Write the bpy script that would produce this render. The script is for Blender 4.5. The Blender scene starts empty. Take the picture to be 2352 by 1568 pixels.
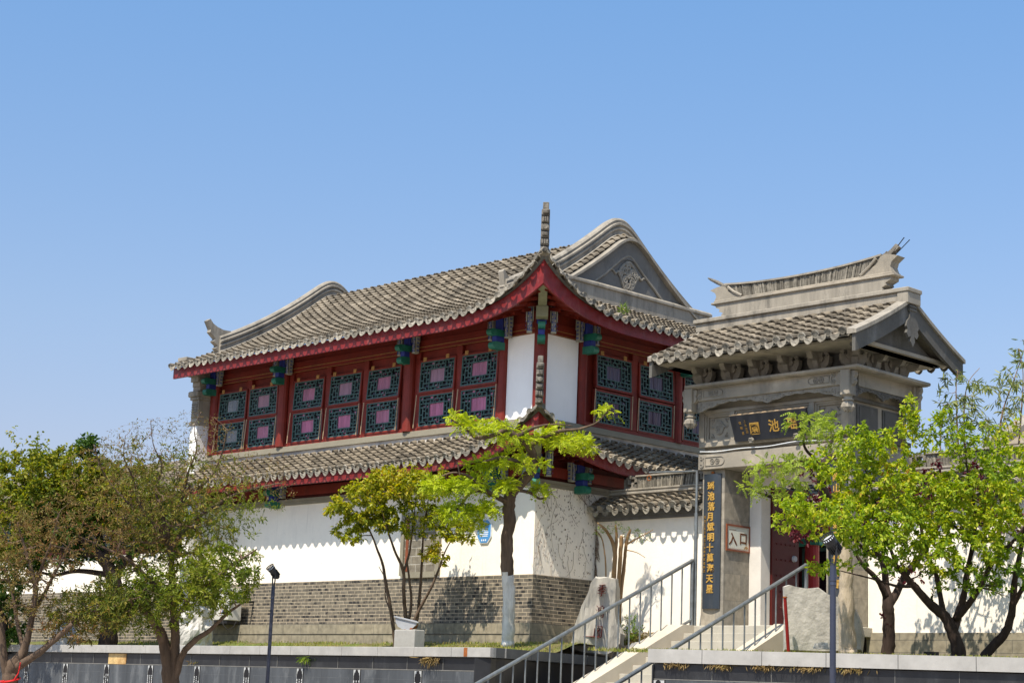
import bpy, math, random
import numpy as np
from mathutils import Vector, Matrix, noise as mnoise

# ------------------------------------------------------------------ camera, light, exposure
SC = bpy.context.scene
COL = SC.collection
CAM_ROT = ((0.7024021, 0.11508355, 0.70241516), (0.71078091, -0.16568581, -0.68362177), (0.0377066, 0.97944065, -0.19817725))
CAM_LOC = Vector((24.8189, -24.9653, 1.6))
cd = bpy.data.cameras.new('camera')
cd.lens = 63.15; cd.sensor_width = 36.0; cd.clip_start = 0.5; cd.clip_end = 5000
cam = bpy.data.objects.new('camera', cd); COL.objects.link(cam)
cam.matrix_world = Matrix.Translation(CAM_LOC) @ Matrix(CAM_ROT).to_4x4()
SC.camera = cam
TO_SUN = Vector((0.27, -1.0, 1.62)).normalized()
SUN_EL = math.asin(TO_SUN.z)
w = bpy.data.worlds.new('World'); SC.world = w; w.use_nodes = True
nt = w.node_tree; bg = nt.nodes['Background']
sky = nt.nodes.new('ShaderNodeTexSky'); sky.sky_type = 'NISHITA'; sky.sun_disc = False
sky.sun_elevation = SUN_EL; sky.sun_rotation = math.atan2(TO_SUN.x, TO_SUN.y)
sky.altitude = 0; sky.air_density = 1.0; sky.dust_density = 1.2; sky.ozone_density = 3.0
# the air over this town is hazier and more lavender near the skyline and a cleaner azure higher up
tc = nt.nodes.new('ShaderNodeTexCoord'); sx_ = nt.nodes.new('ShaderNodeSeparateXYZ'); nt.links.new(tc.outputs['Generated'], sx_.inputs[0])
rp = nt.nodes.new('ShaderNodeValToRGB'); nt.links.new(sx_.outputs[2], rp.inputs[0])
rp.color_ramp.elements[0].position = .05; rp.color_ramp.elements[0].color = (.78, .585, .615, 1)
rp.color_ramp.elements[1].position = .42; rp.color_ramp.elements[1].color = (.78, .99, 1.08, 1)
e_ = rp.color_ramp.elements.new(.20); e_.color = (.86, .80, .80, 1)
mul = nt.nodes.new('ShaderNodeMix'); mul.data_type = 'RGBA'; mul.blend_type = 'MULTIPLY'; mul.inputs[0].default_value = 1.0
nt.links.new(sky.outputs[0], mul.inputs[6]); nt.links.new(rp.outputs[0], mul.inputs[7])
nt.links.new(mul.outputs[2], bg.inputs[0]); bg.inputs[1].default_value = 0.13
sd = bpy.data.lights.new('sun', 'SUN'); sd.energy = 4.5; sd.angle = math.radians(0.5); sd.color = (1.0, 0.90, 0.77)
sun = bpy.data.objects.new('sun', sd); COL.objects.link(sun)
sun.rotation_euler = TO_SUN.to_track_quat('Z', 'Y').to_euler(); sun.location = (0, -20, 40)
SC.view_settings.view_transform = 'Standard'; SC.view_settings.look = 'None'
SC.view_settings.exposure = 0.64; SC.view_settings.gamma = 1.0
SC.render.film_transparent = False

# ------------------------------------------------------------------ helpers
R_ = Matrix(CAM_ROT)
def at(px, py, D):
    """survey helper: point D metres out along the sight line measured on the 2352 px survey sheet"""
    return CAM_LOC + R_ @ Vector((px - 1176.0, -(py - 784.0), -4126.0)) * (D / 4126.0)
def rng(seed): return random.Random(seed)

class MB:
    def __init__(s): s.v = []; s.f = []; s.mi = []
    def add(s, vs, fs, m=0):
        o = len(s.v); s.v.extend([tuple(p) for p in vs]); s.f.extend([tuple(i + o for i in f) for f in fs]); s.mi.extend([m] * len(fs)); return s
    def box(s, x0, x1, y0, y1, z0, z1, m=0):
        vs = [(x0,y0,z0),(x1,y0,z0),(x1,y1,z0),(x0,y1,z0),(x0,y0,z1),(x1,y0,z1),(x1,y1,z1),(x0,y1,z1)]
        return s.add(vs, [(3,2,1,0),(4,5,6,7),(0,1,5,4),(1,2,6,5),(2,3,7,6),(3,0,4,7)], m)
    def bbox(s, x0, x1, y0, y1, z0, z1, b=0.01, m=0):
        """box with chamfered vertical and horizontal edges"""
        def ring(z, i): return [(x0+i,y0,z),(x1-i,y0,z),(x1,y0+i,z),(x1,y1-i,z),(x1-i,y1,z),(x0+i,y1,z),(x0,y1-i,z),(x0,y0+i,z)]
        def ring2(z): return [(x0+2*b,y0+b,z),(x1-2*b,y0+b,z),(x1-b,y0+2*b,z),(x1-b,y1-2*b,z),(x1-2*b,y1-b,z),(x0+2*b,y1-b,z),(x0+b,y1-2*b,z),(x0+b,y0+2*b,z)]
        vs = ring2(z0) + ring(z0+b, b) + ring(z1-b, b) + ring2(z1)
        fs = [tuple(range(7,-1,-1)), tuple(range(24,32))]
        for k in range(3):
            for i in range(8):
                j = (i+1) % 8; fs.append((k*8+i, k*8+j, k*8+8+j, k*8+8+i))
        return s.add(vs, fs, m)
    def obox(s, c, ax, ay, az, m=0):
        c, ax, ay, az = Vector(c), Vector(ax), Vector(ay), Vector(az)
        vs = [c + ax*i + ay*j + az*k for k in (-1,1) for j in (-1,1) for i in (-1,1)]
        return s.add(vs, [(1,0,2,3),(4,5,7,6),(0,1,5,4),(1,3,7,5),(3,2,6,7),(2,0,4,6)], m)
    def prism(s, pts, axis, t0, t1, m=0):
        """2-D outline extruded along an axis; pts are the other two coordinates in x,y,z order"""
        def mk(p, t):
            return (t, p[0], p[1]) if axis == 0 else ((p[0], t, p[1]) if axis == 1 else (p[0], p[1], t))
        n = len(pts); vs = [mk(p, t0) for p in pts] + [mk(p, t1) for p in pts]
        fs = [tuple(range(n)), tuple(range(2*n-1, n-1, -1))] + [(i, i+n, (i+1) % n + n, (i+1) % n) for i in range(n)]
        return s.add(vs, fs, m)
    def tube(s, pts, rad, n=8, cap=True, m=0):
        pts = [Vector(p) for p in pts]; k = len(pts)
        if not hasattr(rad, '__len__'): rad = [rad] * k
        T = [(pts[min(i+1,k-1)] - pts[max(i-1,0)]).normalized() for i in range(k)]
        u = T[0].orthogonal().normalized(); vs = []
        for i in range(k):
            u = (u - T[i] * u.dot(T[i]))
            u = u.normalized() if u.length > 1e-6 else T[i].orthogonal().normalized()
            w_ = T[i].cross(u)
            for j in range(n):
                a = 2*math.pi*j/n; vs.append(pts[i] + (u*math.cos(a) + w_*math.sin(a)) * rad[i])
        fs = [(i*n+j, i*n+(j+1) % n, (i+1)*n+(j+1) % n, (i+1)*n+j) for i in range(k-1) for j in range(n)]
        if cap: fs += [tuple(range(n-1,-1,-1)), tuple(range((k-1)*n, k*n))]
        return s.add(vs, fs, m)
    def lathe(s, prof, c, n=16, m=0):
        c = Vector(c); vs = [(c.x + r*math.cos(2*math.pi*j/n), c.y + r*math.sin(2*math.pi*j/n), c.z + z) for r, z in prof for j in range(n)]
        k = len(prof); fs = [(i*n+j, i*n+(j+1) % n, (i+1)*n+(j+1) % n, (i+1)*n+j) for i in range(k-1) for j in range(n)]
        fs += [tuple(range(n-1,-1,-1)), tuple(range((k-1)*n, k*n))]
        return s.add(vs, fs, m)
    def sweep(s, prof, path, across, m=0, scale=None, up=None):
        """closed 2-D profile (u across, v up) swept along path"""
        path = [Vector(p) for p in path]; k = len(path); n = len(prof); A = Vector(across).normalized(); vs = []
        for i in range(k):
            T = (path[min(i+1,k-1)] - path[max(i-1,0)]).normalized(); U = A.cross(T).normalized() if up is None else Vector(up)
            if up is None and U.z < 0 and abs(T.z) < .98: U = -U
            sc = 1 if scale is None else scale[i]
            vs += [path[i] + A*(p[0]*sc) + U*(p[1]*sc) for p in prof]
        fs = [(i*n+j, i*n+(j+1) % n, (i+1)*n+(j+1) % n, (i+1)*n+j) for i in range(k-1) for j in range(n)]
        fs += [tuple(range(n-1,-1,-1)), tuple(range((k-1)*n, k*n))]
        return s.add(vs, fs, m)
    def grid(s, rows, m=0):
        n = len(rows[0]); vs = [p for r in rows for p in r]
        fs = [(i*n+j, i*n+j+1, (i+1)*n+j+1, (i+1)*n+j) for i in range(len(rows)-1) for j in range(n-1)]
        return s.add(vs, fs, m)
    def mirror_diag(s):
        q = MB(); q.v = [(-p[1], -p[0], p[2]) for p in s.v]; q.f = [tuple(reversed(f)) for f in s.f]; q.mi = list(s.mi); return q
    def join(s, q): return s.add(q.v, q.f)

def mesh_of(name, mb, mats, smooth=False):
    me = bpy.data.meshes.new(name); me.from_pydata(mb.v, [], mb.f); me.update()
    for m in (mats if isinstance(mats, (list, tuple)) else [mats]): me.materials.append(m)
    if any(mb.mi): me.polygons.foreach_set('material_index', mb.mi)
    if smooth: me.polygons.foreach_set('use_smooth', [True] * len(me.polygons))
    return me
BASE = {}
def thing(name, label, cat, loc=(0,0,0), rz=0.0, group=None):
    o = bpy.data.objects.new(name, None); COL.objects.link(o); o.empty_display_size = .3
    o.location = loc; o.rotation_euler = (0,0,rz); o['label'] = label; o['category'] = cat
    if group: o['group'] = group
    BASE[o.name] = Vector(loc); return o
def part(name, mb, mats, parent, smooth=False, local=False, label=None, loc=None):
    """one mesh object; world-space mesh unless local. parent may be a thing or a part"""
    o = bpy.data.objects.new(name, mesh_of(name, mb, mats, smooth)); COL.objects.link(o)
    o.parent = parent
    if not local: o.location = -BASE[parent.name] if parent.name in BASE and parent.type == 'EMPTY' else (0,0,0)
    elif loc is not None: o.location = loc
    if label: o['label'] = label
    return o
def single(name, mb, mats, label, cat, group=None, smooth=False, kind=None):
    o = bpy.data.objects.new(name, mesh_of(name, mb, mats, smooth)); COL.objects.link(o)
    if kind: o['kind'] = kind
    if label: o['label'] = label
    if cat: o['category'] = cat
    if group: o['group'] = group
    return o
def structure(name, mb, mats, smooth=False):
    return single(name, mb, mats, None, None, kind='structure', smooth=smooth)
def copy_tree(o, parent=None):
    c = o.copy(); COL.objects.link(c)
    if parent is not None: c.parent = parent
    for ch in list(o.children): copy_tree(ch, c)
    return c
def lerp(a, b, t): return a + (b - a) * t
def sstep(a, b, x):
    t = min(1, max(0, (x - a) / (b - a))); return t*t*(3-2*t)

# ------------------------------------------------------------------ materials
def mat(name, col, rough=.8, var=.25, scale=3.0, bump=.3, bscale=40, spec=.3, island=0.0, col2=None, streak=False, metal=0.0, dirt=None, dscale=1.2, damt=.5, coat=0.0, grime=None):
    m = bpy.data.materials.new(name); m.use_nodes = True; t = m.node_tree; N = t.nodes; L = t.links
    b = N['Principled BSDF']; b.inputs['Roughness'].default_value = rough; b.inputs['Specular IOR Level'].default_value = spec
    b.inputs['Metallic'].default_value = metal; b.inputs['Coat Weight'].default_value = coat
    geo = N.new('ShaderNodeNewGeometry'); src = geo.outputs['Position']
    if streak:
        mp = N.new('ShaderNodeMapping'); mp.inputs['Scale'].default_value = (1, 1, .12); L.new(src, mp.inputs[0]); src = mp.outputs[0]
    n1 = N.new('ShaderNodeTexNoise'); n1.inputs['Scale'].default_value = scale; n1.inputs['Detail'].default_value = 6; n1.inputs['Roughness'].default_value = .65
    L.new(src, n1.inputs['Vector'])
    mr = N.new('ShaderNodeMapRange'); mr.inputs[1].default_value = .3; mr.inputs[2].default_value = .7
    mr.inputs[3].default_value = 1 - var; mr.inputs[4].default_value = 1 + var; L.new(n1.outputs[0], mr.inputs[0])
    c = N.new('ShaderNodeMix'); c.data_type = 'RGBA'; c.blend_type = 'MULTIPLY'; c.inputs[0].default_value = 1
    c.inputs[6].default_value = (*col, 1); L.new(mr.outputs[0], c.inputs[7]); out = c.outputs[2]
    if col2 is not None:
        n2 = N.new('ShaderNodeTexNoise'); n2.inputs['Scale'].default_value = scale*.45; n2.inputs['Detail'].default_value = 4; L.new(src, n2.inputs['Vector'])
        r2 = N.new('ShaderNodeMapRange'); r2.inputs[1].default_value = .42; r2.inputs[2].default_value = .62; L.new(n2.outputs[0], r2.inputs[0])
        x = N.new('ShaderNodeMix'); x.data_type = 'RGBA'; L.new(r2.outputs[0], x.inputs[0]); L.new(out, x.inputs[6]); x.inputs[7].default_value = (*col2, 1); out = x.outputs[2]
    if dirt is not None:
        mp2 = N.new('ShaderNodeMapping'); mp2.inputs['Scale'].default_value = (1, 1, .35); L.new(geo.outputs['Position'], mp2.inputs[0])
        n3 = N.new('ShaderNodeTexNoise'); n3.inputs['Scale'].default_value = dscale; n3.inputs['Detail'].default_value = 8; n3.inputs['Roughness'].default_value = .7; L.new(mp2.outputs[0], n3.inputs['Vector'])
        r3 = N.new('ShaderNodeMapRange'); r3.inputs[1].default_value = .52; r3.inputs[2].default_value = .75; r3.inputs[4].default_value = damt; L.new(n3.outputs[0], r3.inputs[0])
        x = N.new('ShaderNodeMix'); x.data_type = 'RGBA'; L.new(r3.outputs[0], x.inputs[0]); L.new(out, x.inputs[6]); x.inputs[7].default_value = (*dirt, 1); out = x.outputs[2]
    if grime is not None:
        mp3 = N.new('ShaderNodeMapping'); mp3.inputs['Scale'].default_value = (6, 6, .45); L.new(geo.outputs['Position'], mp3.inputs[0])
        n5 = N.new('ShaderNodeTexNoise'); n5.inputs['Scale'].default_value = 1.0; n5.inputs['Detail'].default_value = 9; n5.inputs['Roughness'].default_value = .75; L.new(mp3.outputs[0], n5.inputs['Vector'])
        r5 = N.new('ShaderNodeMapRange'); r5.inputs[1].default_value = .56; r5.inputs[2].default_value = .80; r5.inputs[4].default_value = grime[1]; L.new(n5.outputs[0], r5.inputs[0])
        n6 = N.new('ShaderNodeTexVoronoi'); n6.feature = 'DISTANCE_TO_EDGE'; n6.inputs['Scale'].default_value = 1.1
        nd = N.new('ShaderNodeTexNoise'); nd.inputs['Scale'].default_value = 3; L.new(geo.outputs['Position'], nd.inputs['Vector'])
        vm = N.new('ShaderNodeVectorMath'); vm.operation = 'MULTIPLY_ADD'; L.new(nd.outputs['Color'], vm.inputs[0]); vm.inputs[1].default_value = (.5,.5,.5); L.new(geo.outputs['Position'], vm.inputs[2]); L.new(vm.outputs[0], n6.inputs['Vector'])
        r6 = N.new('ShaderNodeMapRange'); r6.inputs[1].default_value = .0; r6.inputs[2].default_value = .006; r6.inputs[3].default_value = .35; r6.inputs[4].default_value = 0; L.new(n6.outputs['Distance'], r6.inputs[0])
        n7 = N.new('ShaderNodeTexNoise'); n7.inputs['Scale'].default_value = .8; L.new(geo.outputs['Position'], n7.inputs['Vector'])
        r7 = N.new('ShaderNodeMapRange'); r7.inputs[1].default_value = .52; r7.inputs[2].default_value = .60; L.new(n7.outputs[0], r7.inputs[0])
        m7 = N.new('ShaderNodeMath'); m7.operation = 'MULTIPLY'; L.new(r6.outputs[0], m7.inputs[0]); L.new(r7.outputs[0], m7.inputs[1])
        a7 = N.new('ShaderNodeMath'); a7.use_clamp = True; L.new(r5.outputs[0], a7.inputs[0]); L.new(m7.outputs[0], a7.inputs[1])
        x = N.new('ShaderNodeMix'); x.data_type = 'RGBA'; L.new(a7.outputs[0], x.inputs[0]); L.new(out, x.inputs[6]); x.inputs[7].default_value = (*grime[0], 1); out = x.outputs[2]
    if island:
        ri = N.new('ShaderNodeMapRange'); ri.inputs[3].default_value = 1 - island; ri.inputs[4].default_value = 1 + island
        L.new(geo.outputs['Random Per Island'], ri.inputs[0])
        x = N.new('ShaderNodeMix'); x.data_type = 'RGBA'; x.blend_type = 'MULTIPLY'; x.inputs[0].default_value = 1
        L.new(out, x.inputs[6]); L.new(ri.outputs[0], x.inputs[7]); out = x.outputs[2]
    L.new(out, b.inputs['Base Color'])
    if bump:
        n4 = N.new('ShaderNodeTexNoise'); n4.inputs['Scale'].default_value = bscale; n4.inputs['Detail'].default_value = 5; L.new(src, n4.inputs['Vector'])
        bp = N.new('ShaderNodeBump'); bp.inputs['Strength'].default_value = bump; bp.inputs['Distance'].default_value = .02
        L.new(n4.outputs[0], bp.inputs['Height']); L.new(bp.outputs[0], b.inputs['Normal'])
    return m

def blocks(name, c1, c2, cm, bw, bh, mortar=.006, rough=.85, z0=0.0, bias=0.0, dark=None, darkamt=0.0, bump=.5, spec=.3, off=.5):
    """masonry: brick pattern in (x+y, z) so it runs round corners of axis-aligned walls"""
    m = bpy.data.materials.new(name); m.use_nodes = True; t = m.node_tree; N = t.nodes; L = t.links
    b = N['Principled BSDF']; b.inputs['Roughness'].default_value = rough; b.inputs['Specular IOR Level'].default_value = spec
    geo = N.new('ShaderNodeNewGeometry'); sp = N.new('ShaderNodeSeparateXYZ'); L.new(geo.outputs['Position'], sp.inputs[0])
    ad = N.new('ShaderNodeMath'); L.new(sp.outputs[0], ad.inputs[0]); L.new(sp.outputs[1], ad.inputs[1])
    sz = N.new('ShaderNodeMath'); sz.operation = 'SUBTRACT'; L.new(sp.outputs[2], sz.inputs[0]); sz.inputs[1].default_value = z0
    cb = N.new('ShaderNodeCombineXYZ'); L.new(ad.outputs[0], cb.inputs[0]); L.new(sz.outputs[0], cb.inputs[1])
    nw = N.new('ShaderNodeTexNoise'); nw.inputs['Scale'].default_value = 4; L.new(geo.outputs['Position'], nw.inputs['Vector'])
    va = N.new('ShaderNodeVectorMath'); va.operation = 'MULTIPLY_ADD'; L.new(nw.outputs['Color'], va.inputs[0]); va.inputs[1].default_value = (.012,.012,0); L.new(cb.outputs[0], va.inputs[2])
    br = N.new('ShaderNodeTexBrick'); br.offset = off; br.inputs['Scale'].default_value = 1; br.inputs['Brick Width'].default_value = bw; br.inputs['Row Height'].default_value = bh
    br.inputs['Mortar Size'].default_value = mortar; br.inputs['Mortar Smooth'].default_value = .3; br.inputs['Bias'].default_value = bias
    br.inputs['Color1'].default_value = (*c1,1); br.inputs['Color2'].default_value = (*c2,1); br.inputs['Mortar'].default_value = (*cm,1)
    L.new(va.outputs[0], br.inputs['Vector']); out = br.outputs['Color']
    n1 = N.new('ShaderNodeTexNoise'); n1.inputs['Scale'].default_value = 9; n1.inputs['Detail'].default_value = 7; L.new(geo.outputs['Position'], n1.inputs['Vector'])
    mr = N.new('ShaderNodeMapRange'); mr.inputs[1].default_value = .3; mr.inputs[2].default_value = .7; mr.inputs[3].default_value = .75; mr.inputs[4].default_value = 1.25; L.new(n1.outputs[0], mr.inputs[0])
    x = N.new('ShaderNodeMix'); x.data_type = 'RGBA'; x.blend_type = 'MULTIPLY'; x.inputs[0].default_value = 1; L.new(out, x.inputs[6]); L.new(mr.outputs[0], x.inputs[7]); out = x.outputs[2]
    if dark is not None:
        b2 = N.new('ShaderNodeTexBrick'); b2.offset = off; b2.inputs['Scale'].default_value = 1; b2.inputs['Brick Width'].default_value = bw*.5; b2.inputs['Row Height'].default_value = bh
        b2.inputs['Mortar Size'].default_value = mortar; b2.inputs['Color1'].default_value = (0,0,0,1); b2.inputs['Color2'].default_value = (1,1,1,1); b2.inputs['Mortar'].default_value = (0,0,0,1)
        L.new(va.outputs[0], b2.inputs['Vector'])
        n2 = N.new('ShaderNodeTexNoise'); n2.inputs['Scale'].default_value = 7; n2.inputs['Detail'].default_value = 3; L.new(geo.outputs['Position'], n2.inputs['Vector'])
        mu = N.new('ShaderNodeMath'); mu.operation = 'MULTIPLY'; L.new(b2.outputs['Color'], mu.inputs[0]); L.new(n2.outputs[0], mu.inputs[1])
        rr = N.new('ShaderNodeMapRange'); rr.inputs[1].default_value = .36; rr.inputs[2].default_value = .46; rr.inputs[4].default_value = darkamt; L.new(mu.outputs[0], rr.inputs[0])
        x = N.new('ShaderNodeMix'); x.data_type = 'RGBA'; L.new(rr.outputs[0], x.inputs[0]); L.new(out, x.inputs[6]); x.inputs[7].default_value = (*dark,1); out = x.outputs[2]
    L.new(out, b.inputs['Base Color'])
    h = N.new('ShaderNodeMath'); h.operation = 'MULTIPLY_ADD'; L.new(br.outputs['Fac'], h.inputs[0]); h.inputs[1].default_value = -1.0; L.new(n1.outputs[0], h.inputs[2])
    bp = N.new('ShaderNodeBump'); bp.inputs['Strength'].default_value = bump; bp.inputs['Distance'].default_value = .008; L.new(h.outputs[0], bp.inputs['Height']); L.new(bp.outputs[0], b.inputs['Normal'])
    return m

def leafmat(name, stops, trans=.35, rough=.55):
    m = bpy.data.materials.new(name); m.use_nodes = True; t = m.node_tree; N = t.nodes; L = t.links
    for n in list(N): N.remove(n)
    o = N.new('ShaderNodeOutputMaterial'); geo = N.new('ShaderNodeNewGeometry')
    nz = N.new('ShaderNodeTexNoise'); nz.inputs['Scale'].default_value = .9; nz.inputs['Detail'].default_value = 3; L.new(geo.outputs['Position'], nz.inputs['Vector'])
    ma = N.new('ShaderNodeMath'); ma.operation = 'MULTIPLY_ADD'; L.new(geo.outputs['Random Per Island'], ma.inputs[0]); ma.inputs[1].default_value = .6
    mb_ = N.new('ShaderNodeMapRange'); mb_.inputs[1].default_value = .3; mb_.inputs[2].default_value = .7; mb_.inputs[4].default_value = .4; L.new(nz.outputs[0], mb_.inputs[0]); L.new(mb_.outputs[0], ma.inputs[2])
    r = N.new('ShaderNodeValToRGB'); cr = r.color_ramp
    cr.elements[0].position = stops[0][0]; cr.elements[0].color = (*stops[0][1],1); cr.elements[1].position = stops[-1][0]; cr.elements[1].color = (*stops[-1][1],1)
    for p, c in stops[1:-1]:
        e = cr.elements.new(p); e.color = (*c,1)
    L.new(ma.outputs[0], r.inputs[0])
    d = N.new('ShaderNodeBsdfPrincipled'); d.inputs['Roughness'].default_value = rough; d.inputs['Specular IOR Level'].default_value = .25; L.new(r.outputs[0], d.inputs['Base Color'])
    tr = N.new('ShaderNodeBsdfTranslucent')
    hs = N.new('ShaderNodeHueSaturation'); hs.inputs['Saturation'].default_value = 1.1; hs.inputs['Value'].default_value = 1.4; L.new(r.outputs[0], hs.inputs['Color']); L.new(hs.outputs[0], tr.inputs[0])
    mx = N.new('ShaderNodeMixShader'); mx.inputs[0].default_value = trans; L.new(d.outputs[0], mx.inputs[1]); L.new(tr.outputs[0], mx.inputs[2]); L.new(mx.outputs[0], o.inputs[0])
    return m

RED = mat('red_paint', (.165,.017,.008), .55, .28, 2.6, .2, 60, .35, dirt=(.085,.018,.012), dscale=2.2, damt=.6, grime=((.24,.075,.05), .35))
FASCIA = mat('fascia_red_paint', (.185,.014,.013), .42, .25, 3.0, .25, 30, .45, dirt=(.36,.18,.15), dscale=5.0, damt=.38, grime=((.10,.012,.010), .6))
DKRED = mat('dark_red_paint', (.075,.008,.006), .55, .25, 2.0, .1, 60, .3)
BRIGHTRED = mat('bright_red_enamel', (.24,.015,.014), .4, .12, 5, .1)
PANELWHITE = mat('fresh_white_paint', (.92,.905,.87), .85, .03, 1.3, .12, 22, .15, dirt=(.70,.68,.63), dscale=1.6, damt=.25, grime=((.50,.48,.45), .22))
WHITE = mat('lime_plaster', (.86,.80,.69), .9, .045, 1.3, .15, 22, .15, dirt=(.60,.57,.51), dscale=1.6, damt=.40, grime=((.40,.375,.33), .5))
PIERWHITE = mat('pier_plaster', (.78,.77,.74), .9, .06, 2.0, .12, 22, .15)
TILE = mat('grey_roof_tile', (.205,.175,.130), .88, .32, 2.6, .3, 60, .15, island=.38, dirt=(.060,.055,.046), dscale=1.4, damt=.85)
TILEEND = mat('eave_tile_end', (.25,.228,.185), .85, .35, 9, .3, 60, .2, island=.40, dirt=(.06,.058,.05), dscale=4, damt=.8)
RIDGE = mat('ridge_mortar', (.27,.245,.20), .88, .26, 4.5, .35, 30, .2, streak=True, dirt=(.07,.068,.06), dscale=3.2, damt=.85)
GABLE = mat('gable_grey_brick', (.135,.132,.122), .85, .18, 2.5, .2, 30, .2, dirt=(.30,.30,.29), dscale=2.2, damt=.4)
CARVE = mat('carved_grey_clay', (.225,.207,.172), .85, .25, 8, .3, 40, .2)
ORN = mat('weathered_ornament', (.165,.15,.125), .9, .6, 9, .5, 40, .2, dirt=(.03,.03,.028), dscale=6, damt=.85)
BRICK = blocks('grey_brick', (.165,.145,.110), (.105,.094,.075), (.36,.30,.215), .245, .0732, .009, z0=3.171, dark=(.030,.029,.028), darkamt=.95)
PLINTH = blocks('plinth_stone', (.27,.235,.165), (.22,.195,.14), (.10,.095,.08), .62, .21, .005, z0=2.96, bump=.25)
STONE = mat('gate_stone', (.34,.30,.235), .85, .25, 1.9, .3, 50, .2, col2=(.24,.22,.18), dirt=(.075,.072,.064), dscale=1.8, damt=.75)
STONEBLK = blocks('gate_ashlar', (.30,.265,.205), (.215,.20,.17), (.15,.14,.12), .46, .50, .003, z0=3.17, bump=.15)
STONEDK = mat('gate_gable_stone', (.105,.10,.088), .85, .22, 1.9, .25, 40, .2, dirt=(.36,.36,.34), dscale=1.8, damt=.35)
PILASTER = mat('white_pilaster', (.62,.59,.53), .85, .10, 2.5, .15, 40, .2)
COPING = mat('granite_coping', (.345,.335,.31), .75, .16, 3, .15, 120, .3, dirt=(.26,.25,.22), dscale=2.2, damt=.45)
COPDARK = mat('dark_coping', (.095,.10,.10), .6, .2, 3, .12, 80, .4)
GRANITE = mat('polished_black_granite', (.018,.019,.021), .33, .35, 2, .06, 60, .4, dirt=(.075,.078,.08), dscale=2.5, damt=.5)
PANEL = mat('etched_slate_panel', (.060,.066,.072), .5, .35, 3, .15, 30, .35, streak=True, dirt=(.25,.26,.26), dscale=3.0, damt=.55)
INK = mat('black_polish', (.010,.010,.011), .35, .1, 3, 0)
ETCH = mat('white_etching', (.40,.41,.40), .8, .1, 3, 0)
JOINT = mat('pale_joint', (.17,.165,.15), .9, .2, 3, 0)
ETCHDIM = mat('dim_etching', (.15,.155,.155), .8, .3, 3, 0)
OCHRE = mat('bare_mortar_patch', (.52,.37,.17), .95, .25, 6, .5, 30, .1, col2=(.35,.20,.08))
STEP = mat('step_granite', (.40,.375,.31), .85, .12, 2.5, .2, 60, .2, dirt=(.22,.20,.15), dscale=2, damt=.5)
STRING = mat('stringer_stone', (.50,.445,.35), .85, .10, 2, .2, 60, .2)
STEEL = mat('galvanised_steel', (.20,.22,.225), .42, .25, 8, .1, 60, .5, metal=.55, dirt=(.12,.07,.05), dscale=6, damt=.4)
POLE = mat('navy_lamp_enamel', (.028,.034,.058), .38, .15, 4, .05, 50, .5, dirt=(.10,.10,.11), dscale=5, damt=.3)
BLACKM = mat('black_metal', (.014,.014,.015), .45, .2, 6, .1, 60, .5)
LAMPGLASS = mat('lamp_reflector', (.75,.76,.76), .25, .05, 5, 0, metal=.4)
TEAL = mat('teal_lattice_paint', (.048,.102,.094), .5, .25, 6, .1, 60, .4, dirt=(.14,.22,.20), dscale=8, damt=.4)
PANE = mat('dark_window_glass', (.014,.009,.012), .2, .2, 2, .02, 8, .35)
CURT = mat('pink_curtain_behind_glass', (.34,.125,.19), .4, .30, 13, .05, 8, .4, streak=True, coat=.1)
CURT2 = mat('rose_curtain_behind_glass', (.40,.125,.215), .4, .32, 11, .05, 8, .4, streak=True, coat=.1)
CURT3 = mat('pale_curtain_behind_glass', (.28,.145,.185), .35, .25, 9, .05, 8, .45, streak=True, coat=.2)
GREYGL = mat('grey_glass_pane', (.12,.12,.115), .18, .4, 2.5, .02, 8, .6, coat=.6)
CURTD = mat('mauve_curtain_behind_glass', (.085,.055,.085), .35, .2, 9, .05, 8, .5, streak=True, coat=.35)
GOLD = mat('gold_leaf', (.62,.37,.08), .42, .2, 9, .2, 50, .5, metal=.35)
HINGE = mat('gilt_plate', (.36,.19,.05), .5, .4, 40, .3, 60, .4)
GREEN = mat('green_bracket_paint', (.018,.155,.105), .5, .22, 5, .15, 40, .4, dirt=(.12,.30,.25), dscale=5, damt=.4)
BLUE = mat('blue_bracket_paint', (.022,.040,.24), .5, .2, 5, .1, 40, .4)
KHAKI = mat('weathered_hip_beam', (.235,.235,.15), .75, .2, 5, .2, 40, .2, streak=True)
WOOD = mat('oiled_wood_frame', (.19,.055,.022), .5, .25, 6, .15, 50, .4)
SIGNBG = mat('sign_ivory', (.62,.62,.53), .5, .03, 3, 0)
SIGNTXT = mat('sign_brown_letters', (.115,.040,.012), .6, .1, 3, 0)
NAVY = mat('couplet_board_lacquer', (.028,.037,.048), .38, .22, 3, .08, 40, .45, streak=True, dirt=(.20,.16,.12), dscale=4, damt=.22)
BOARD = mat('plaque_lacquer', (.022,.025,.035), .4, .15, 3, .05, 40, .45)
RAWWOOD = mat('raw_wood_edge', (.44,.32,.20), .8, .2, 6, .2)
PLATE = mat('blue_enamel_plate', (.06,.24,.52), .35, .1, 3, 0, coat=.3)
WPLATE = mat('white_enamel', (.75,.78,.80), .4, .05, 3, 0)
BLDROCK = mat('inscribed_rock', (.47,.44,.37), .85, .30, 5, .6, 14, .2, streak=True, dirt=(.17,.19,.21), dscale=2.2, damt=.75)
SLAB = mat('grey_marble_slab', (.52,.495,.44), .8, .22, 5, .5, 16, .2, dirt=(.20,.195,.18), dscale=2.4, damt=.6)
TAIHU = mat('white_scholar_rock', (.55,.53,.48), .9, .2, 5, .5, 12, .2, dirt=(.16,.15,.14), dscale=4, damt=.5)
DARKROCK = mat('dark_driftwood', (.055,.048,.042), .9, .4, 6, .5, 20, .2)
REDINK = mat('faded_red_ink', (.14,.028,.022), .8, .35, 12, 0)
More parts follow.
